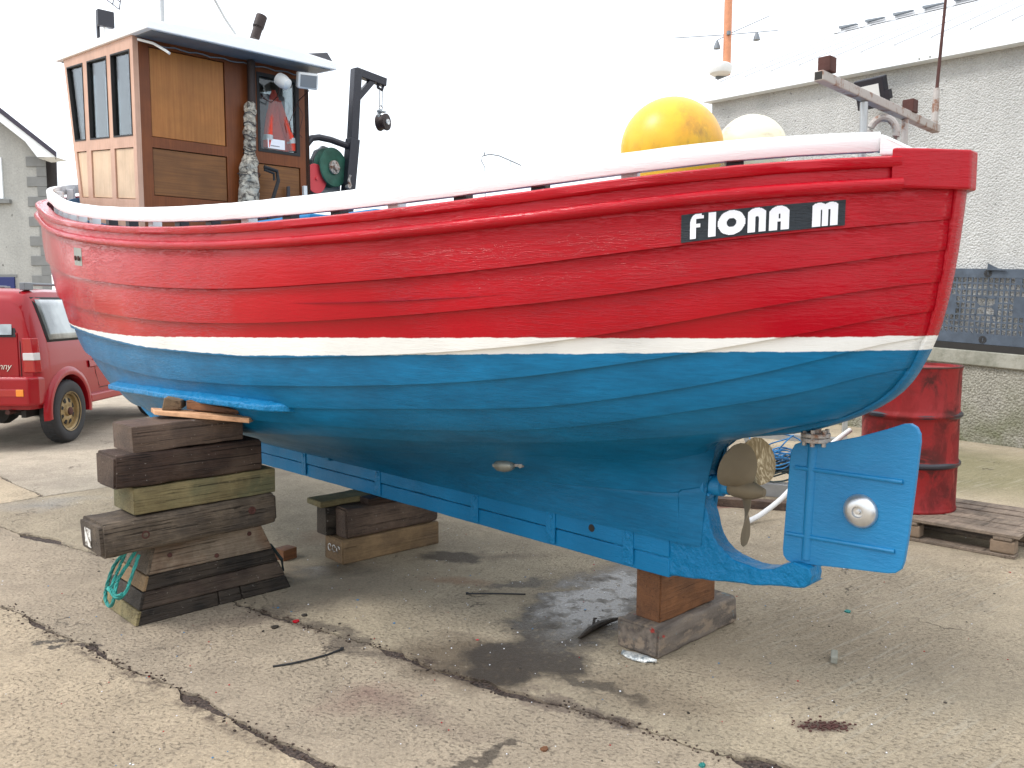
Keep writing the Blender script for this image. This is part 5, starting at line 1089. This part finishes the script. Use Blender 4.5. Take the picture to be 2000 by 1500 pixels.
for v in bm.verts:
    r_ = Vector((v.co.x, v.co.y, 0))
    if r_.length > .2: v.co += r_.normalized() * noise.noise(Vector((v.co.x * 5, v.co.y * 5, v.co.z * 4))) * .006
bm.to_mesh(db.data); bm.free()
for z_ in (.31, .63):
    b = MB(); b.lathe([(RD + .004, -.021), (RD + .0175, -.008), (RD + .019, 0), (RD + .0175, .008), (RD + .004, .021)], Vector((2.675, 5.63, .146 + z_)), ZV, 72, close=False); b.build('rolling_hoop', 'black', dr, smooth=True)
b = MB(); b.tube([Vector((2.675 + (RD + .003) * math.cos(t), 5.63 + (RD + .003) * math.sin(t), .146 + HD)) for t in np.linspace(0, 2 * math.pi, 61)], .006, 6, caps=False); b.build('top_rim', 'rust', dr, smooth=True)
b = MB(); b.lathe([(.032, 0), (.032, .012), (.02, .014), (0, .014)], Vector((2.62, 5.42, .146 + HD - .014)), ZV, 16); b.lathe([(.02, 0), (.02, .010), (0, .010)], Vector((2.80, 5.83, .146 + HD - .014)), ZV, 12); b.build('bung', 'steel', dr)

# ------------------------------------------------------------------ right-hand building
p0 = np.array([4.92, 9.2]); wdv = Vector((-.588, .809, 0)).normalized(); wnv = Vector((-.809, -.588, 0)).normalized()
def W(u, off, z): return Vector((4.92, 9.2, 0)) + wdv * u + wnv * off + ZV * (z + .045 * u)
bld = thing('harled_building', (4.92, 9.2, 0), 'pale harled building with white metal roof behind the stern', 'building')
UL, UR = 3.70, -9
def wbox(b, u0, u1, o0, o1, z0, z1): return b.hexa([W(u0, o0, z0), W(u1, o0, z0), W(u1, o1, z0), W(u0, o1, z0), W(u0, o0, z1), W(u1, o0, z1), W(u1, o1, z1), W(u0, o1, z1)])
b = MB(); wbox(b, UR, UL, -7.5, -.10, .78, 4.16); b.build('upper_wall', 'harl_pale', bld)
b = MB(); wbox(b, UR, UL, -7.4, 0, -1.2, .84); b.build('plinth_wall', 'harl_low', bld)
b = MB(); wbox(b, UR, UL, -.3, .045, .842, 1.0); b.build('coping', 'cap', bld, bevel=.012)
b = MB(); b.prism([W(UR, .06, 4.145), W(UR, .06, 4.30), W(UR, .04, 4.36), W(UR, -.15, 4.365), W(UR, -.15, 4.145)], W(UL + .05, .06, 4.145) - W(UR, .06, 4.145)); b.build('fascia', 'fascia', bld)
b = MB(); b.hexa([W(UR, .02, 4.36), W(UL + .02, .02, 4.36), W(UL + .0, -3.05, 5.62), W(UR, -3.05, 5.62), W(UR, .02, 4.385), W(UL + .02, .02, 4.385), W(UL + .0, -3.05, 5.645), W(UR, -3.05, 5.645)]); rf = b.build('roof', 'roofsheet', bld)
b = MB(); b.hexa([W(UR, -6.1, 4.36), W(UL + .02, -6.1, 4.36), W(UL, -3.05, 5.62), W(UR, -3.05, 5.62), W(UR, -6.1, 4.385), W(UL + .02, -6.1, 4.385), W(UL, -3.05, 5.645), W(UR, -3.05, 5.645)]); b.build('rear_roof', 'roofsheet', bld)
b = MB(); b.prism([W(UL - .02, -.1, 4.15), W(UL - .02, -6.0, 4.15), W(UL - .02, -3.05, 5.62)], wdv * -.2); b.build('gable', 'harl_pale', bld)
for i in range(26):
    u = UL - .25 - i * .42
    b = MB(); b.tube([W(u, .03, 4.39), W(u, -3.03, 5.652)], .008, 4); b.build('roof_seam', 'roofsheet', rf)
for i in range(20):
    u0 = UL - i * .45; b = MB(); b.hexa([W(u0, -2.90, 5.60), W(u0 - .44, -2.90, 5.60), W(u0 - .44, -3.2, 5.60), W(u0, -3.2, 5.60), W(u0, -3.0, 5.715), W(u0 - .44, -3.0, 5.690), W(u0 - .44, -3.1, 5.690), W(u0, -3.1, 5.715)]); b.build('ridge_cap', 'roofsheet', rf)
    b = MB(); b.hexa([W(u0 - .12, -2.885, 5.655), W(u0 - .42, -2.885, 5.66), W(u0 - .42, -2.95, 5.66), W(u0 - .12, -2.95, 5.655), W(u0 - .12, -2.885, 5.690), W(u0 - .42, -2.885, 5.672), W(u0 - .42, -2.95, 5.672), W(u0 - .12, -2.95, 5.69)]); b.build('ridge_gap', 'grey', rf)
b = MB()
for k in range(14):
    for du in (-.06, .06): b.lathe([(.012, 0), (.01, .006), (0, .007)], W(.55 + du, .062 - k * .012 if k < 5 else .01 - (k - 5) * .06, 4.17 + k * .042 if k < 5 else 4.375 + (k - 5) * .024), wnv, 6)
b.build('rivet', 'zinc_dull', bld)
# floodlight on the wall
lc_ = W(1.10, .16, 3.86); la = (wdv, (wnv * 1 + ZV * -.35).normalized()); la = (la[0], la[1], la[0].cross(la[1]).normalized())
b = MB(); b.box(lc_, (.36, .10, .34), la); fl = b.build('floodlight', 'black', bld, bevel=.015)
b = MB(); b.box(lc_ + la[1] * .052, (.24, .008, .19), la); b.build('floodlight_glass', 'plastic', fl)
b = MB(); b.box(lc_ + la[0] * -.20 + ZV * -.05, (.06, .06, .10), la); b.tube([lc_ - wnv * .12, lc_], .03, 8); b.build('floodlight_bracket', 'black', fl)

# cast grille standing on the coping
gro = W(-.2, -.02, 1.005); grl = thing('cast_iron_grille', gro, 'blue-grey openwork cast metal grille leaning on the wall above the coping', 'grille')
GU0, GU1 = .95, -1.35
tilt_ = .0
def GP(x, y, o_=0): # x along from left (0) , y up, in metres
    return W(GU0 - x, .0 + o_ - y * .06, 1.075 + y)
GW_, GH = GU0 - GU1, .80
cw, chh = .0565, .0655
nxg, nyg = int(GW_ / cw), 11
def motif(i, j):
    ii = i % 10
    return None
b = MB(); fin_ = MB()
def rect(b, x0, x1, y0, y1, th=.014):
    if x1 - x0 < 1e-4 or y1 - y0 < 1e-4: return
    b.hexa([GP(x0, y0, 0), GP(x1, y0, 0), GP(x1, y0, th), GP(x0, y0, th), GP(x0, y1, 0), GP(x1, y1, 0), GP(x1, y1, th), GP(x0, y1, th)])
rect(b, 0, GW_, 0, .095); rect(b, 0, GW_, .705, GH); rect(b, 0, .05, .095, .705); rect(b, GW_ - .05, GW_, .095, .705)
b.build('grille_border', 'grille', grl)
bars = MB(); rg2 = random.Random(5)
nc_, nr_ = 40, 9; cxw = (GW_ - .1) / nc_; cyh = .61 / nr_
for i in range(nc_):
    for j in range(nr_):
        x0 = .05 + i * cxw; y0 = .095 + j * cyh; t = .017
        per = i % 13; ro = 3 <= j <= 5 and per in (5, 6, 7, 8)
        if ro:
            continue
        solid = (per in (0, 12) and j in (3, 4, 5)) or (j == 8 and per == 12)
        if solid: rect(bars, x0, x0 + cxw, y0, y0 + cyh, .010); continue
        rect(bars, x0, x0 + t, y0, y0 + cyh, .010); rect(bars, x0 + t, x0 + cxw, y0, y0 + t, .010)
        if rg2.random() < .30:   # curved corner piece
            bars.prism([GP(x0 + t, y0 + t, 0), GP(x0 + cxw * .75, y0 + t, 0), GP(x0 + t, y0 + cyh * .75, 0)], wnv * .010)
bars.build('grille_lattice', 'grille', grl, kind='stuff')
def rosette(b, cx_, cy_, r):
    for k in range(12):
        a = 2 * math.pi * k / 12
        if k % 3 == 0: pass
        d = .34; P = [(cx_ + r * .42 * math.cos(a - d * .5), cy_ + r * .42 * math.sin(a - d * .5)), (cx_ + r * math.cos(a - d * .6), cy_ + r * math.sin(a - d * .6)), (cx_ + r * math.cos(a + d * .6), cy_ + r * math.sin(a + d * .6)), (cx_ + r * .42 * math.cos(a + d * .5), cy_ + r * .42 * math.sin(a + d * .5))]
        b.prism([GP(x, y, .0145) for x, y in P], wnv * .002)
    for sg in (-1, 1): b.prism([GP(cx_ + sg * .012 - .006, cy_ - r * .3, .0145), GP(cx_ + sg * .012 + .006, cy_ - r * .3, .0145), GP(cx_ + sg * .012 + .006, cy_ + r * .3, .0145), GP(cx_ + sg * .012 - .006, cy_ + r * .3, .0145)], wnv * .002)
b = MB()
for i in range(0, nc_, 13):
    for f in (6.5,): 
        cx_ = .05 + (i + f + .5) * cxw
        if cx_ < GW_ - .1:
            for cy_ in (.048, .752): rosette(b, cx_, cy_, .042)
b.build('rosette_slot', 'dark', grl)
b = MB()
for i in range(0, nc_, 13):
    cx_ = .05 + (i + 7) * cxw
    if cx_ > GW_ - .15: continue
    w2 = 2 * cxw; y0 = .095 + 3 * cyh; y1 = y0 + 3 * cyh; ym = (y0 + y1) / 2
    rect(b, cx_ - w2, cx_ - w2 + .02, y0, y1, .010); rect(b, cx_ + w2 - .02, cx_ + w2, y0, y1, .010); rect(b, cx_ - .008, cx_ + .008, y0, y1, .010); rect(b, cx_ - w2, cx_ + w2, y0, y0 + .02, .010); rect(b, cx_ - w2, cx_ + w2, y1 - .016, y1, .010); rect(b, cx_ - w2 * .6, cx_ + w2 * .6, ym - .008, ym + .008, .0105)
    for sg in (-1, 1):
        b.prism([GP(cx_ + sg * w2, ym - .05, .001), GP(cx_ + sg * w2, ym + .05, .001), GP(cx_ + sg * w2 * .45, ym, .001)], wnv * .008)
b.build('rosette_panel', 'grille', grl)
b = MB(); wbox(b, GU0 - .01, GU1, -.08, .03, 1.003, 1.072); b.build('base_rail', 'dark', grl)
b = MB(); b.prism([W(-.20, -.02, 1.86), W(-.40, -.02, 1.86), W(-.30, -.02, 1.885), W(-.21, -.02, 1.93)], wnv * .02); b.build('broken_slate', 'grille', origin=W(-.2, 0, 1.87), label='dark triangular slate piece standing on top of the grille', category='slate')

# ------------------------------------------------------------------ galvanised frame, pipe, ropes behind the propeller
tf = thing('galvanised_trailer_frame', (2.3, 7.6, 0), 'galvanised boat trailer frame on the concrete behind the propeller', 'trailer frame')
def bar(name, pts, r, mat='steel', parent=tf, sq=True): b = MB(); b.tube(pts, r, 8, sq=sq, up=None if sq is False else ZV if abs((Vector(pts[-1]) - Vector(pts[0])).normalized().z) < .9 else Vector((1, 0, 0))); return b.build(name, mat, parent, bevel=.004 if sq else 0)
bar('cross_beam', [(2.35, 8.75, .16), (3.85, 8.15, .10)], .035)
bar('side_beam', [(1.75, 7.25, .06), (2.75, 7.95, .06)], .035)
bar('upright', [(3.30, 8.3, .0), (3.30, 8.3, 1.15)], .022)
bar('upright', [(1.93, 7.6, .0), (1.88, 7.6, 1.0)], .022)
bar('diagonal_brace', [(2.28, 7.9, .05), (1.85, 7.75, 1.1)], .022)
bar('diagonal_brace', [(1.98, 7.55, .0), (1.80, 7.4, .9)], .012)
b = MB(); b.box((1.95, 6.25, .11), (.9, .10, .10), (Vector((.95, -.3, 0)), Vector((.3, .95, 0)), ZV)); b.build('steel_channel', 'steel', origin=(1.95, 6.25, .06), bevel=.005, label='grey steel channel lying on the brown batten behind the propeller', category='steel bar')
b = MB(); b.box((1.80, 6.12, .03), (.75, .09, .06), (Vector((.95, -.3, 0)), Vector((.3, .95, 0)), ZV)); b.build('wood_batten', 't_mid', origin=(1.8, 6.12, 0), bevel=.005, label='brown batten on the ground behind the propeller', category='batten')
b = MB(); pts = np.array([(1.60, 5.62, .025), (1.72, 5.72, .05), (1.88, 5.80, .14), (2.02, 5.85, .27), (2.12, 5.9, .38), (2.3, 5.95, .52), (2.42, 5.98, .60)]); P = [Vector(cr(pts, i / 6)) for i in range(37)]
b.tube(P, .018, 12); pp = b.build('plastic_pipe', 'plastic', origin=(1.6, 5.62, 0), smooth=True, label='curved pale grey plastic pipe with its end on the concrete behind the rudder', category='pipe')
rr = random.Random(8)
b = MB()
for i in range(16):
    c_ = Vector((2.05 + rr.uniform(-.08, .12), 6.35 + rr.uniform(-.05, .2), .20 + i * .006)); r0 = rr.uniform(.14, .24); ph_ = rr.uniform(0, 6); b.tube([c_ + Vector((r0 * math.cos(t + ph_) * 1.3, r0 * math.sin(t + ph_) * .7, .03 * math.sin(3 * t + i))) for t in np.linspace(0, 5.2, 26)], .007, 6)
b.build('net_twine_heap', 'net', origin=(2.05, 6.4, .17), smooth=True, label='heap of dark net twine behind the propeller', category='rope')
b = MB()
for i in range(9):
    c_ = Vector((2.02 + rr.uniform(-.04, .08), 6.32 + rr.uniform(-.05, .15), .29 + i * .014)); r0 = rr.uniform(.10, .2); ph_ = rr.uniform(0, 6); b.tube([c_ + Vector((r0 * math.cos(t + ph_) * 1.1, r0 * math.sin(t + ph_) * .6, .03 * math.sin(2 * t + i) + (.12 if i > 6 else 0) * max(0, math.sin(t)))) for t in np.linspace(0, 5.6, 28)], .0055, 6)
b.build('blue_rope_heap', 'blue_rope', origin=(2.02, 6.35, .28), smooth=True, label='loose bright blue rope on the dark twine behind the propeller', category='rope')

# ------------------------------------------------------------------ house on the left
hs = thing('grey_house', (-11, 19.5, 0), 'grey roughcast house with dark quoins and white bargeboards at far left', 'house')
HX = -10.56
b = MB(); yy = 19.5; lean = .0
b.prism([(HX, yy, 0), (HX, yy, 4.9), (HX - 4.2, yy, 8.22), (HX - 8.4, yy, 4.9), (HX - 8.4, yy, 0)], (-4.5, 8, 0)); b.build('gable_wall', 'house', hs)
b = MB(); b.prism([(HX + .40, yy - .32, 4.74), (HX + .38, yy - .32, 4.80), (HX - 4.2, yy - .32, 8.48), (HX - 4.2, yy - .32, 8.25), (HX - .25, yy - .32, 5.08), (HX, yy - .32, 4.74)], (0, .06, 0)); b.build('bargeboard', 'fascia', hs)
b = MB(); b.prism([(HX + .46, yy - .36, 4.84), (HX - 4.2, yy - .36, 8.60), (HX - 4.2, yy - .36, 8.45), (HX + .44, yy - .36, 4.74)], (-4.4, 8.3, 0)); rfh = b.build('roof', 'roof_dark', hs)
b = MB(); b.prism([(HX - 8.9, yy - .36, 4.84), (HX - 4.2, yy - .36, 8.60), (HX - 4.2, yy - .36, 8.45), (HX - 8.9, yy - .36, 4.70)], (-4.4, 8.3, 0)); b.build('roof', 'roof_dark', hs)
b = MB(); b.add([(HX + .36, yy - .28, 4.76), (HX, yy - .28, 4.72), (HX - .02, yy + .3, 4.72), (HX + .36, yy + .3, 4.76)], [(0, 1, 2, 3)]); b.build('soffit', 'fascia', hs)
z_ = 4.80; i = 0
while z_ > .1:
    h_ = .222; ln_ = .44 if i % 2 == 0 else .21
    b = MB(); b.box((HX - ln_ / 2 + .012, yy - .008, z_ - h_ / 2), (ln_, .03, h_ - .006)); b.build('quoin', 'quoin', hs, bevel=.004); z_ -= h_; i += 1
b = MB(); b.box((HX - 1.33, yy - .03, 3.80), (1.05, .14, .09)); b.build('window_sill', 'quoin', hs, bevel=.006)
b = MB(); b.box((HX - 1.45, yy - .01, 4.32), (.95, .05, .92)); wf_ = b.build('window_frame', 'fascia', hs, bevel=.006)
b = MB(); b.box((HX - 1.45, yy - .037, 4.32), (.80, .01, .78)); b.build('window_pane', 'car_glass', wf_)
b = MB(); b.box((HX - 1.30, yy - .02, 1.05), (.95, .05, 2.1)); m = M('navy_door_paint', (.01, .02, .12), .4); MAT['navy'] = m.m; b.build('front_door', 'navy', hs, bevel=.006)
b = MB(); b.box((HX - 1.30, yy - .005, 2.13), (1.05, .03, .06)); b.build('door_frame', 'quoin', hs)

# ------------------------------------------------------------------ red car
car = thing('parked_car', (-5.63, 9.9, 0), 'small red three-door off-road car parked behind the bow', 'car')
CX = -5.61; Y0 = 8.55
def cpt(x, y, z): return Vector((CX + x, Y0 + y, z))
b = MB(); rows = []
def sect(y):
    # half profile from sill up to roof centre, depends on the length position y (0 rear .. 3.6 front)
    tum = float(np.interp(y, [0, .06, .2, 2.3, 2.75, 3.6], [.0, .01, .02, .02, 0, 0]))
    rz_ = float(np.interp(y, [0, .05, .14, .4, 1.9, 2.05, 2.75, 3.3, 3.55, 3.6], [1.52, 1.60, 1.635, 1.65, 1.645, 1.60, 1.10, 1.04, .96, .8]))
    bw = float(np.interp(y, [0, .03, .10, .3, 3.3, 3.6], [.74, .775, .795, .805, .80, .72]))
    zb = float(np.interp(y, [0, 3.6], [.42, .42])); belt = min(1.12, rz_ - .02)
    wt = float(np.interp(y, [0, .06, .2, 2.0, 2.75, 3.6], [.66, .675, .69, .68, .76, .70])) if rz_ > 1.15 else bw - .05
    return [(bw - .05, zb), (bw - .01, zb + .05), (bw + .006, .62), (bw + .006, .80), (bw, .86), (bw - .004, min(1.0, rz_ - .06)), (bw - .02, belt), (wt + (bw - wt) * .35, belt + (rz_ - belt) * .5), (wt, max(belt, rz_ - .09)), (wt - .035, rz_ - .03), (wt - .12, rz_), (0, rz_ + .02)]
ys = [0, .02, .06, .12, .2, .3, .45, .6, .8, 1.0, 1.2, 1.4, 1.6, 1.8, 1.9, 2.05, 2.2, 2.4, 2.6, 2.75, 3.0, 3.3, 3.5, 3.58, 3.6]
for y in ys:
    h = sect(y); rows.append([cpt(x, y, z) for x, z in h] + [cpt(-x, y, z) for x, z in reversed(h[:-1])])
n_ = len(rows[0])
b.grid(rows); o0 = 0; b.f.append(tuple(range(n_))); b.f.append(tuple((len(ys) - 1) * n_ + k for k in range(n_)))
for i in range(len(ys) - 1): b.f.append((i * n_, (i + 1) * n_, (i + 1) * n_ + n_ - 1, i * n_ + n_ - 1))
body = b.build('car_body', 'car', car, smooth=True, ang=32)
AX = [.55, 2.80]
for yy_ in AX:
    c_ = MB(); c_.lathe([(.385, -1.2), (.385, 1.2)], cpt(0, yy_, .36), Vector((1, 0, 0)), 40); co = c_.build('cut', 'dark')
    co.parent = None; md = body.modifiers.new('arch', 'BOOLEAN'); md.object = co; md.operation = 'DIFFERENCE'; md.solver = 'EXACT'
    bpy.context.view_layer.update(); dg = bpy.context.evaluated_depsgraph_get(); nm = bpy.data.meshes.new_from_object(body.evaluated_get(dg)); body.modifiers.clear(); body.data = nm; bpy.data.objects.remove(co)
body.data.name = 'car_body'
b = MB(); b.box(cpt(0, 1.7, .55), (1.2, 3.3, .3)); b.box(cpt(0, 1.7, .95), (1.0, 2.4, .5)); b.build('underbody', 'dark', car)
for yy_ in AX:
    for sg in (1, -1):
        b = MB(); rows = []
        for t in np.linspace(-.15, math.pi + .15, 25):
            cy_, cz_ = math.cos(t), math.sin(t); rows.append([cpt(sg * .79, yy_ + cy_ * .475, .36 + cz_ * .475), cpt(sg * .835, yy_ + cy_ * .45, .36 + cz_ * .45), cpt(sg * .845, yy_ + cy_ * .40, .36 + cz_ * .40), cpt(sg * .835, yy_ + cy_ * .378, .36 + cz_ * .378), cpt(sg * .74, yy_ + cy_ * .375, .36 + cz_ * .375)])
        b.grid(rows); b.build('wheel_arch_flare', 'car', car, smooth=True, ang=50)
def wheel(yy_, sg):
    c_ = cpt(sg * .74, yy_, .338); ax_ = Vector((sg, 0, 0))
    b = MB(); b.lathe([(.20, -.08), (.30, -.09), (.325, -.08), (.338, -.055), (.338, .055), (.325, .08), (.30, .092), (.235, .088), (.205, .075), (.20, .02)], c_, ax_, 48, close=False); wb = b.build('wheel', 'tyre', car, smooth=True, ang=40)
    b = MB()
    for k in range(60): a = 2 * math.pi * k / 60; d = Vector((0, math.cos(a), math.sin(a))); t = Vector((0, -math.sin(a), math.cos(a))); b.box(c_ + d * .339 + ax_ * (.03 if k % 2 else -.03), (.045, .008, .024), (ax_, d, t))
    b.build('tread', 'tyre', wb)
    b = MB(); b.lathe([(.205, .085), (.215, .088), (.212, .075), (.185, .06), (.182, .03), (.16, .028), (.15, .035), (.09, .052), (.07, .048), (.055, .045), (.05, .065), (.04, .075), (0, .075)], c_, ax_, 40, close=False); b.build('rim', 'rim', wb, smooth=True, ang=40)
    b = MB()
    for k in range(8): a = 2 * math.pi * (k + .5) / 8; d = Vector((0, math.cos(a), math.sin(a))); t = Vector((0, -math.sin(a), math.cos(a))); b.prism([c_ + ax_ * .054 + d * .100 + t * .014, c_ + ax_ * .054 + d * .100 - t * .014, c_ + ax_ * .044 + d * .142 - t * .026, c_ + ax_ * .044 + d * .142 + t * .026], ax_ * -.012)
    b.build('rim_slot', 'dark', wb)
    b = MB(); b.lathe([(.045, .06), (.043, .085), (.03, .092), (0, .093)], c_, ax_, 20)
    b.build('hub_cap', 'rust', wb, smooth=True)
for yy_ in AX:
    for sg in (1, -1): wheel(yy_, sg)
# panes: follow the body side, a hair proud
def sidept(y, z, sg, o_=.004):
    h = sect(y); zs = [q[1] for q in h]; x = float(np.interp(z, zs, [q[0] for q in h])); return cpt(sg * (x + o_), y, z)
for sg in (1, -1):
    def pane(name, P, mat, o_, par=None):
        b = MB(); n1 = 10; G = []
        for i in range(n1 + 1):
            fi = i / n1; row = []
            for j in range(7):
                fj = j / 6; y = (P[0][0] * (1 - fj) + P[3][0] * fj) * (1 - fi) + (P[1][0] * (1 - fj) + P[2][0] * fj) * fi; z = (P[0][1] * (1 - fj) + P[3][1] * fj) * (1 - fi) + (P[1][1] * (1 - fj) + P[2][1] * fj) * fi; row.append(sidept(y, z, sg, o_))
            G.append(row)
        b.grid(G); q = b.build(name, mat, car, smooth=True); so = q.modifiers.new('s', 'SOLIDIFY'); so.thickness = .006; return q
    pane('window_seal', [(.22, 1.10), (1.02, 1.10), (1.12, 1.565), (.14, 1.565)], 'rubber', .003); pane('side_window', [(.26, 1.125), (.97, 1.125), (1.06, 1.54), (.185, 1.54)], 'car_glass', .008)
    pane('window_seal', [(1.22, 1.10), (2.45, 1.08), (2.02, 1.565), (1.22, 1.565)], 'rubber', .003); pane('door_window', [(1.27, 1.125), (2.34, 1.11), (1.98, 1.54), (1.27, 1.54)], 'car_glass', .008)
    b = MB(); b.tube([sidept(1.12, 1.10, sg, .001), sidept(1.12, .88, sg, .001), sidept(1.16, .70, sg, .001), sidept(1.24, .55, sg, .001)], .004, 6); b.tube([sidept(1.24, .53, sg, .001), sidept(2.25, .53, sg, .001), sidept(2.4, 1.05, sg, .001)], .004, 6); b.build('door_gap', 'dark', car)
    b = MB(); G = []
    for y in np.linspace(1.0, 2.35, 12): G.append([sidept(y, .86, sg, .001), sidept(y, .855, sg, .018), sidept(y, .79, sg, .018), sidept(y, .775, sg, .001)])
    b.grid(G); b.build('side_moulding', 'car', car, smooth=True)
    b = MB(); b.box(cpt(sg * .80, 1.68, .43), (.08, 1.42, .10)); b.build('sill', 'car', car, bevel=.02)
    b = MB(); b.tube([cpt(sg * .60, .22, 1.70), cpt(sg * .60, 1.9, 1.70)], .016, 8); b.box(cpt(sg * .60, .22, 1.675), (.055, .16, .075)); b.box(cpt(sg * .60, 1.88, 1.675), (.05, .12, .07)); b.build('roof_rail', 'grey', car, bevel=.008)
    b = MB(); b.hexa([cpt(sg * .66, -.012, .80), cpt(sg * .775, -.012, .80), cpt(sg * .805, .07, .80), cpt(sg * .64, .06, .80), cpt(sg * .655, -.012, 1.15), cpt(sg * .745, -.012, 1.15), cpt(sg * .785, .06, 1.15), cpt(sg * .64, .06, 1.15)]); tl = b.build('tail_lamp', 'lamp_red', car, bevel=.008)
    b = MB(); b.hexa([cpt(sg * .66, -.018, .925), cpt(sg * .772, -.018, .925), cpt(sg * .80, .055, .925), cpt(sg * .65, .05, .925), cpt(sg * .66, -.018, 1.0), cpt(sg * .768, -.018, 1.0), cpt(sg * .797, .055, 1.0), cpt(sg * .65, .05, 1.0)]); b.build('reversing_lens', 'lamp_clear', tl, bevel=.004)
    b = MB(); b.box(cpt(sg * .52, -.085, .60), (.30, .02, .075)); fl_ = b.build('bumper_lamp', 'lamp_red', car, bevel=.006); b = MB(); b.box(cpt(sg * .655, -.088, .60), (.075, .022, .07)); b.build('indicator_lens', 'lamp_amber', fl_, bevel=.004)
b = MB(); b.prism([cpt(-.80, .18, 0) + ZV * .46, cpt(-.80, .0, 0) + ZV * .46, cpt(-.74, -.09, 0) + ZV * .46, cpt(.74, -.09, 0) + ZV * .46, cpt(.80, .0, 0) + ZV * .46, cpt(.80, .18, 0) + ZV * .46], (0, 0, .30)); b.build('rear_bumper', 'car', car, bevel=.03, seg=4)
b = MB(); b.box(cpt(0, -.006, .98), (1.22, .012, .45)); b.build('rear_door', 'car', car, bevel=.006)
b = MB(); b.prism([cpt(-.60, -.014, 1.16), cpt(.60, -.014, 1.16), cpt(.56, .075, 1.53), cpt(-.56, .075, 1.53)], Vector((0, -.008, 0))); b.build('window_seal', 'rubber', car, bevel=.004)
b = MB(); b.prism([cpt(-.565, -.024, 1.185), cpt(.565, -.024, 1.185), cpt(.53, .062, 1.51), cpt(-.53, .062, 1.51)], Vector((0, -.004, 0))); b.build('rear_window', 'car_glass', car)
b = MB(); b.tube([cpt(.632, -.002, .55), cpt(.632, -.002, 1.10), cpt(.60, .10, 1.62)], .004, 6); b.build('door_gap', 'dark', car)
b = MB(); b.lathe([(.33, 0), (.34, .03), (.34, .16), (.30, .19), (.2, .19), (0, .17)], cpt(-.12, -.02, .92), Vector((0, -1, 0)), 36); b.build('spare_wheel', 'tyre', car, smooth=True)
b = MB(); b.tube([cpt(.50, .15, .40), cpt(.50, -.06, .40)], .025, 10); b.build('exhaust_tailpipe', 'rust', car, smooth=True)
b = MB(); b.box(cpt(0, .55, .34), (1.3, .09, .09)); b.lathe([(.12, -.1), (.14, 0), (.12, .1)], cpt(.1, .55, .34), Vector((0, 1, 0)), 16); b.box(cpt(.6, .2, .37), (.05, .3, .08)); b.build('rear_axle', 'dark', car)
# badge on the rear door
bc = bpy.data.curves.new('badge', 'FONT'); bc.body = 'Jimny'; bc.size = .095; bc.extrude = .003; bc.shear = .25; bc.space_character = .95
bo = bpy.data.objects.new('badge_tmp', bc); COL.objects.link(bo); bpy.context.view_layer.update(); me = bpy.data.meshes.new_from_object(bo.evaluated_get(bpy.context.evaluated_depsgraph_get())); bpy.data.objects.remove(bo)
bo = bpy.data.objects.new('rear_badge', me); COL.objects.link(bo); me.materials.clear(); me.materials.append(MAT['chrome']); bo.parent = car; bo.location = cpt(.34, -.017, .835) - car.location; bo.rotation_euler = (R(90), 0, 0)

# ------------------------------------------------------------------ mast beyond the roof, bent lamp arm
mt = thing('boat_mast', (6.16, 25, 0), 'varnished orange boat mast with radar dome beyond the white roof', 'mast')
b = MB(); b.tube([(6.16, 25, 0), (6.16, 25, 8.0), (6.18, 25, 12.5)], .115, 14); b.build('mast_spar', 'mast', mt, smooth=True)
b = MB(); b.lathe([(.2, -.06), (.30, 0), (.34, .10), (.33, .22), (.25, .27), (0, .28)], Vector((5.93, 24.8, 8.02)), ZV, 28); b.build('radar_dome', 'plastic', mt, smooth=True)
b = MB(); b.box((6.03, 24.9, 7.93), (.4, .12, .06)); b.tube([(6.16, 25, 7.6), (5.85, 24.85, 7.93)], .03, 6); b.build('radar_bracket', 'grey', mt)
b = MB(); b.tube([(4.66, 25, 9.06), (6.16, 25, 9.15), (7.6, 25, 9.27)], .012, 6); b.tube([(5.85, 25, 8.98), (6.16, 25, 9.15), (7.35, 25, 9.67)], .012, 6); b.tube([(6.16, 24.85, 9.1), (6.16, 24.85, 9.2)], .06, 8); b.build('spreader', 'grey', mt)
for x, z_ in ((5.87, 8.86), (7.0, 9.10)):
    b = MB(); b.lathe([(.03, .12), (.05, .08), (.085, -.02), (.10, -.10), (0, -.08)], Vector((x, 25, z_)), ZV, 14); b.build('spreader_lamp', 'grey', mt, smooth=True)
la_ = thing('street_lamp', (-.40, 14, 0), 'thin bent lamp arm just showing above the white rail', 'street lamp')
b = MB(); b.tube([(-.42, 14, 0), (-.44, 14, 3.70), (-.50, 14, 3.81), (-.485, 14, 3.87), (-.44, 14, 3.895)], .008, 6); b.tube([(-.46, 14, 3.885), (-.36, 14, 3.91), (-.21, 14, 3.885), (-.03, 14, 3.81), (.15, 14, 3.73)], .010, 6); b.tube([(-.46, 14, 3.88), (-.44, 14, 3.94)], .010, 6); b.tube([(-.02, 14, 3.80), (-.02, 14, 3.72)], .006, 6); b.build('lamp_arm', 'grey', la_, smooth=True)
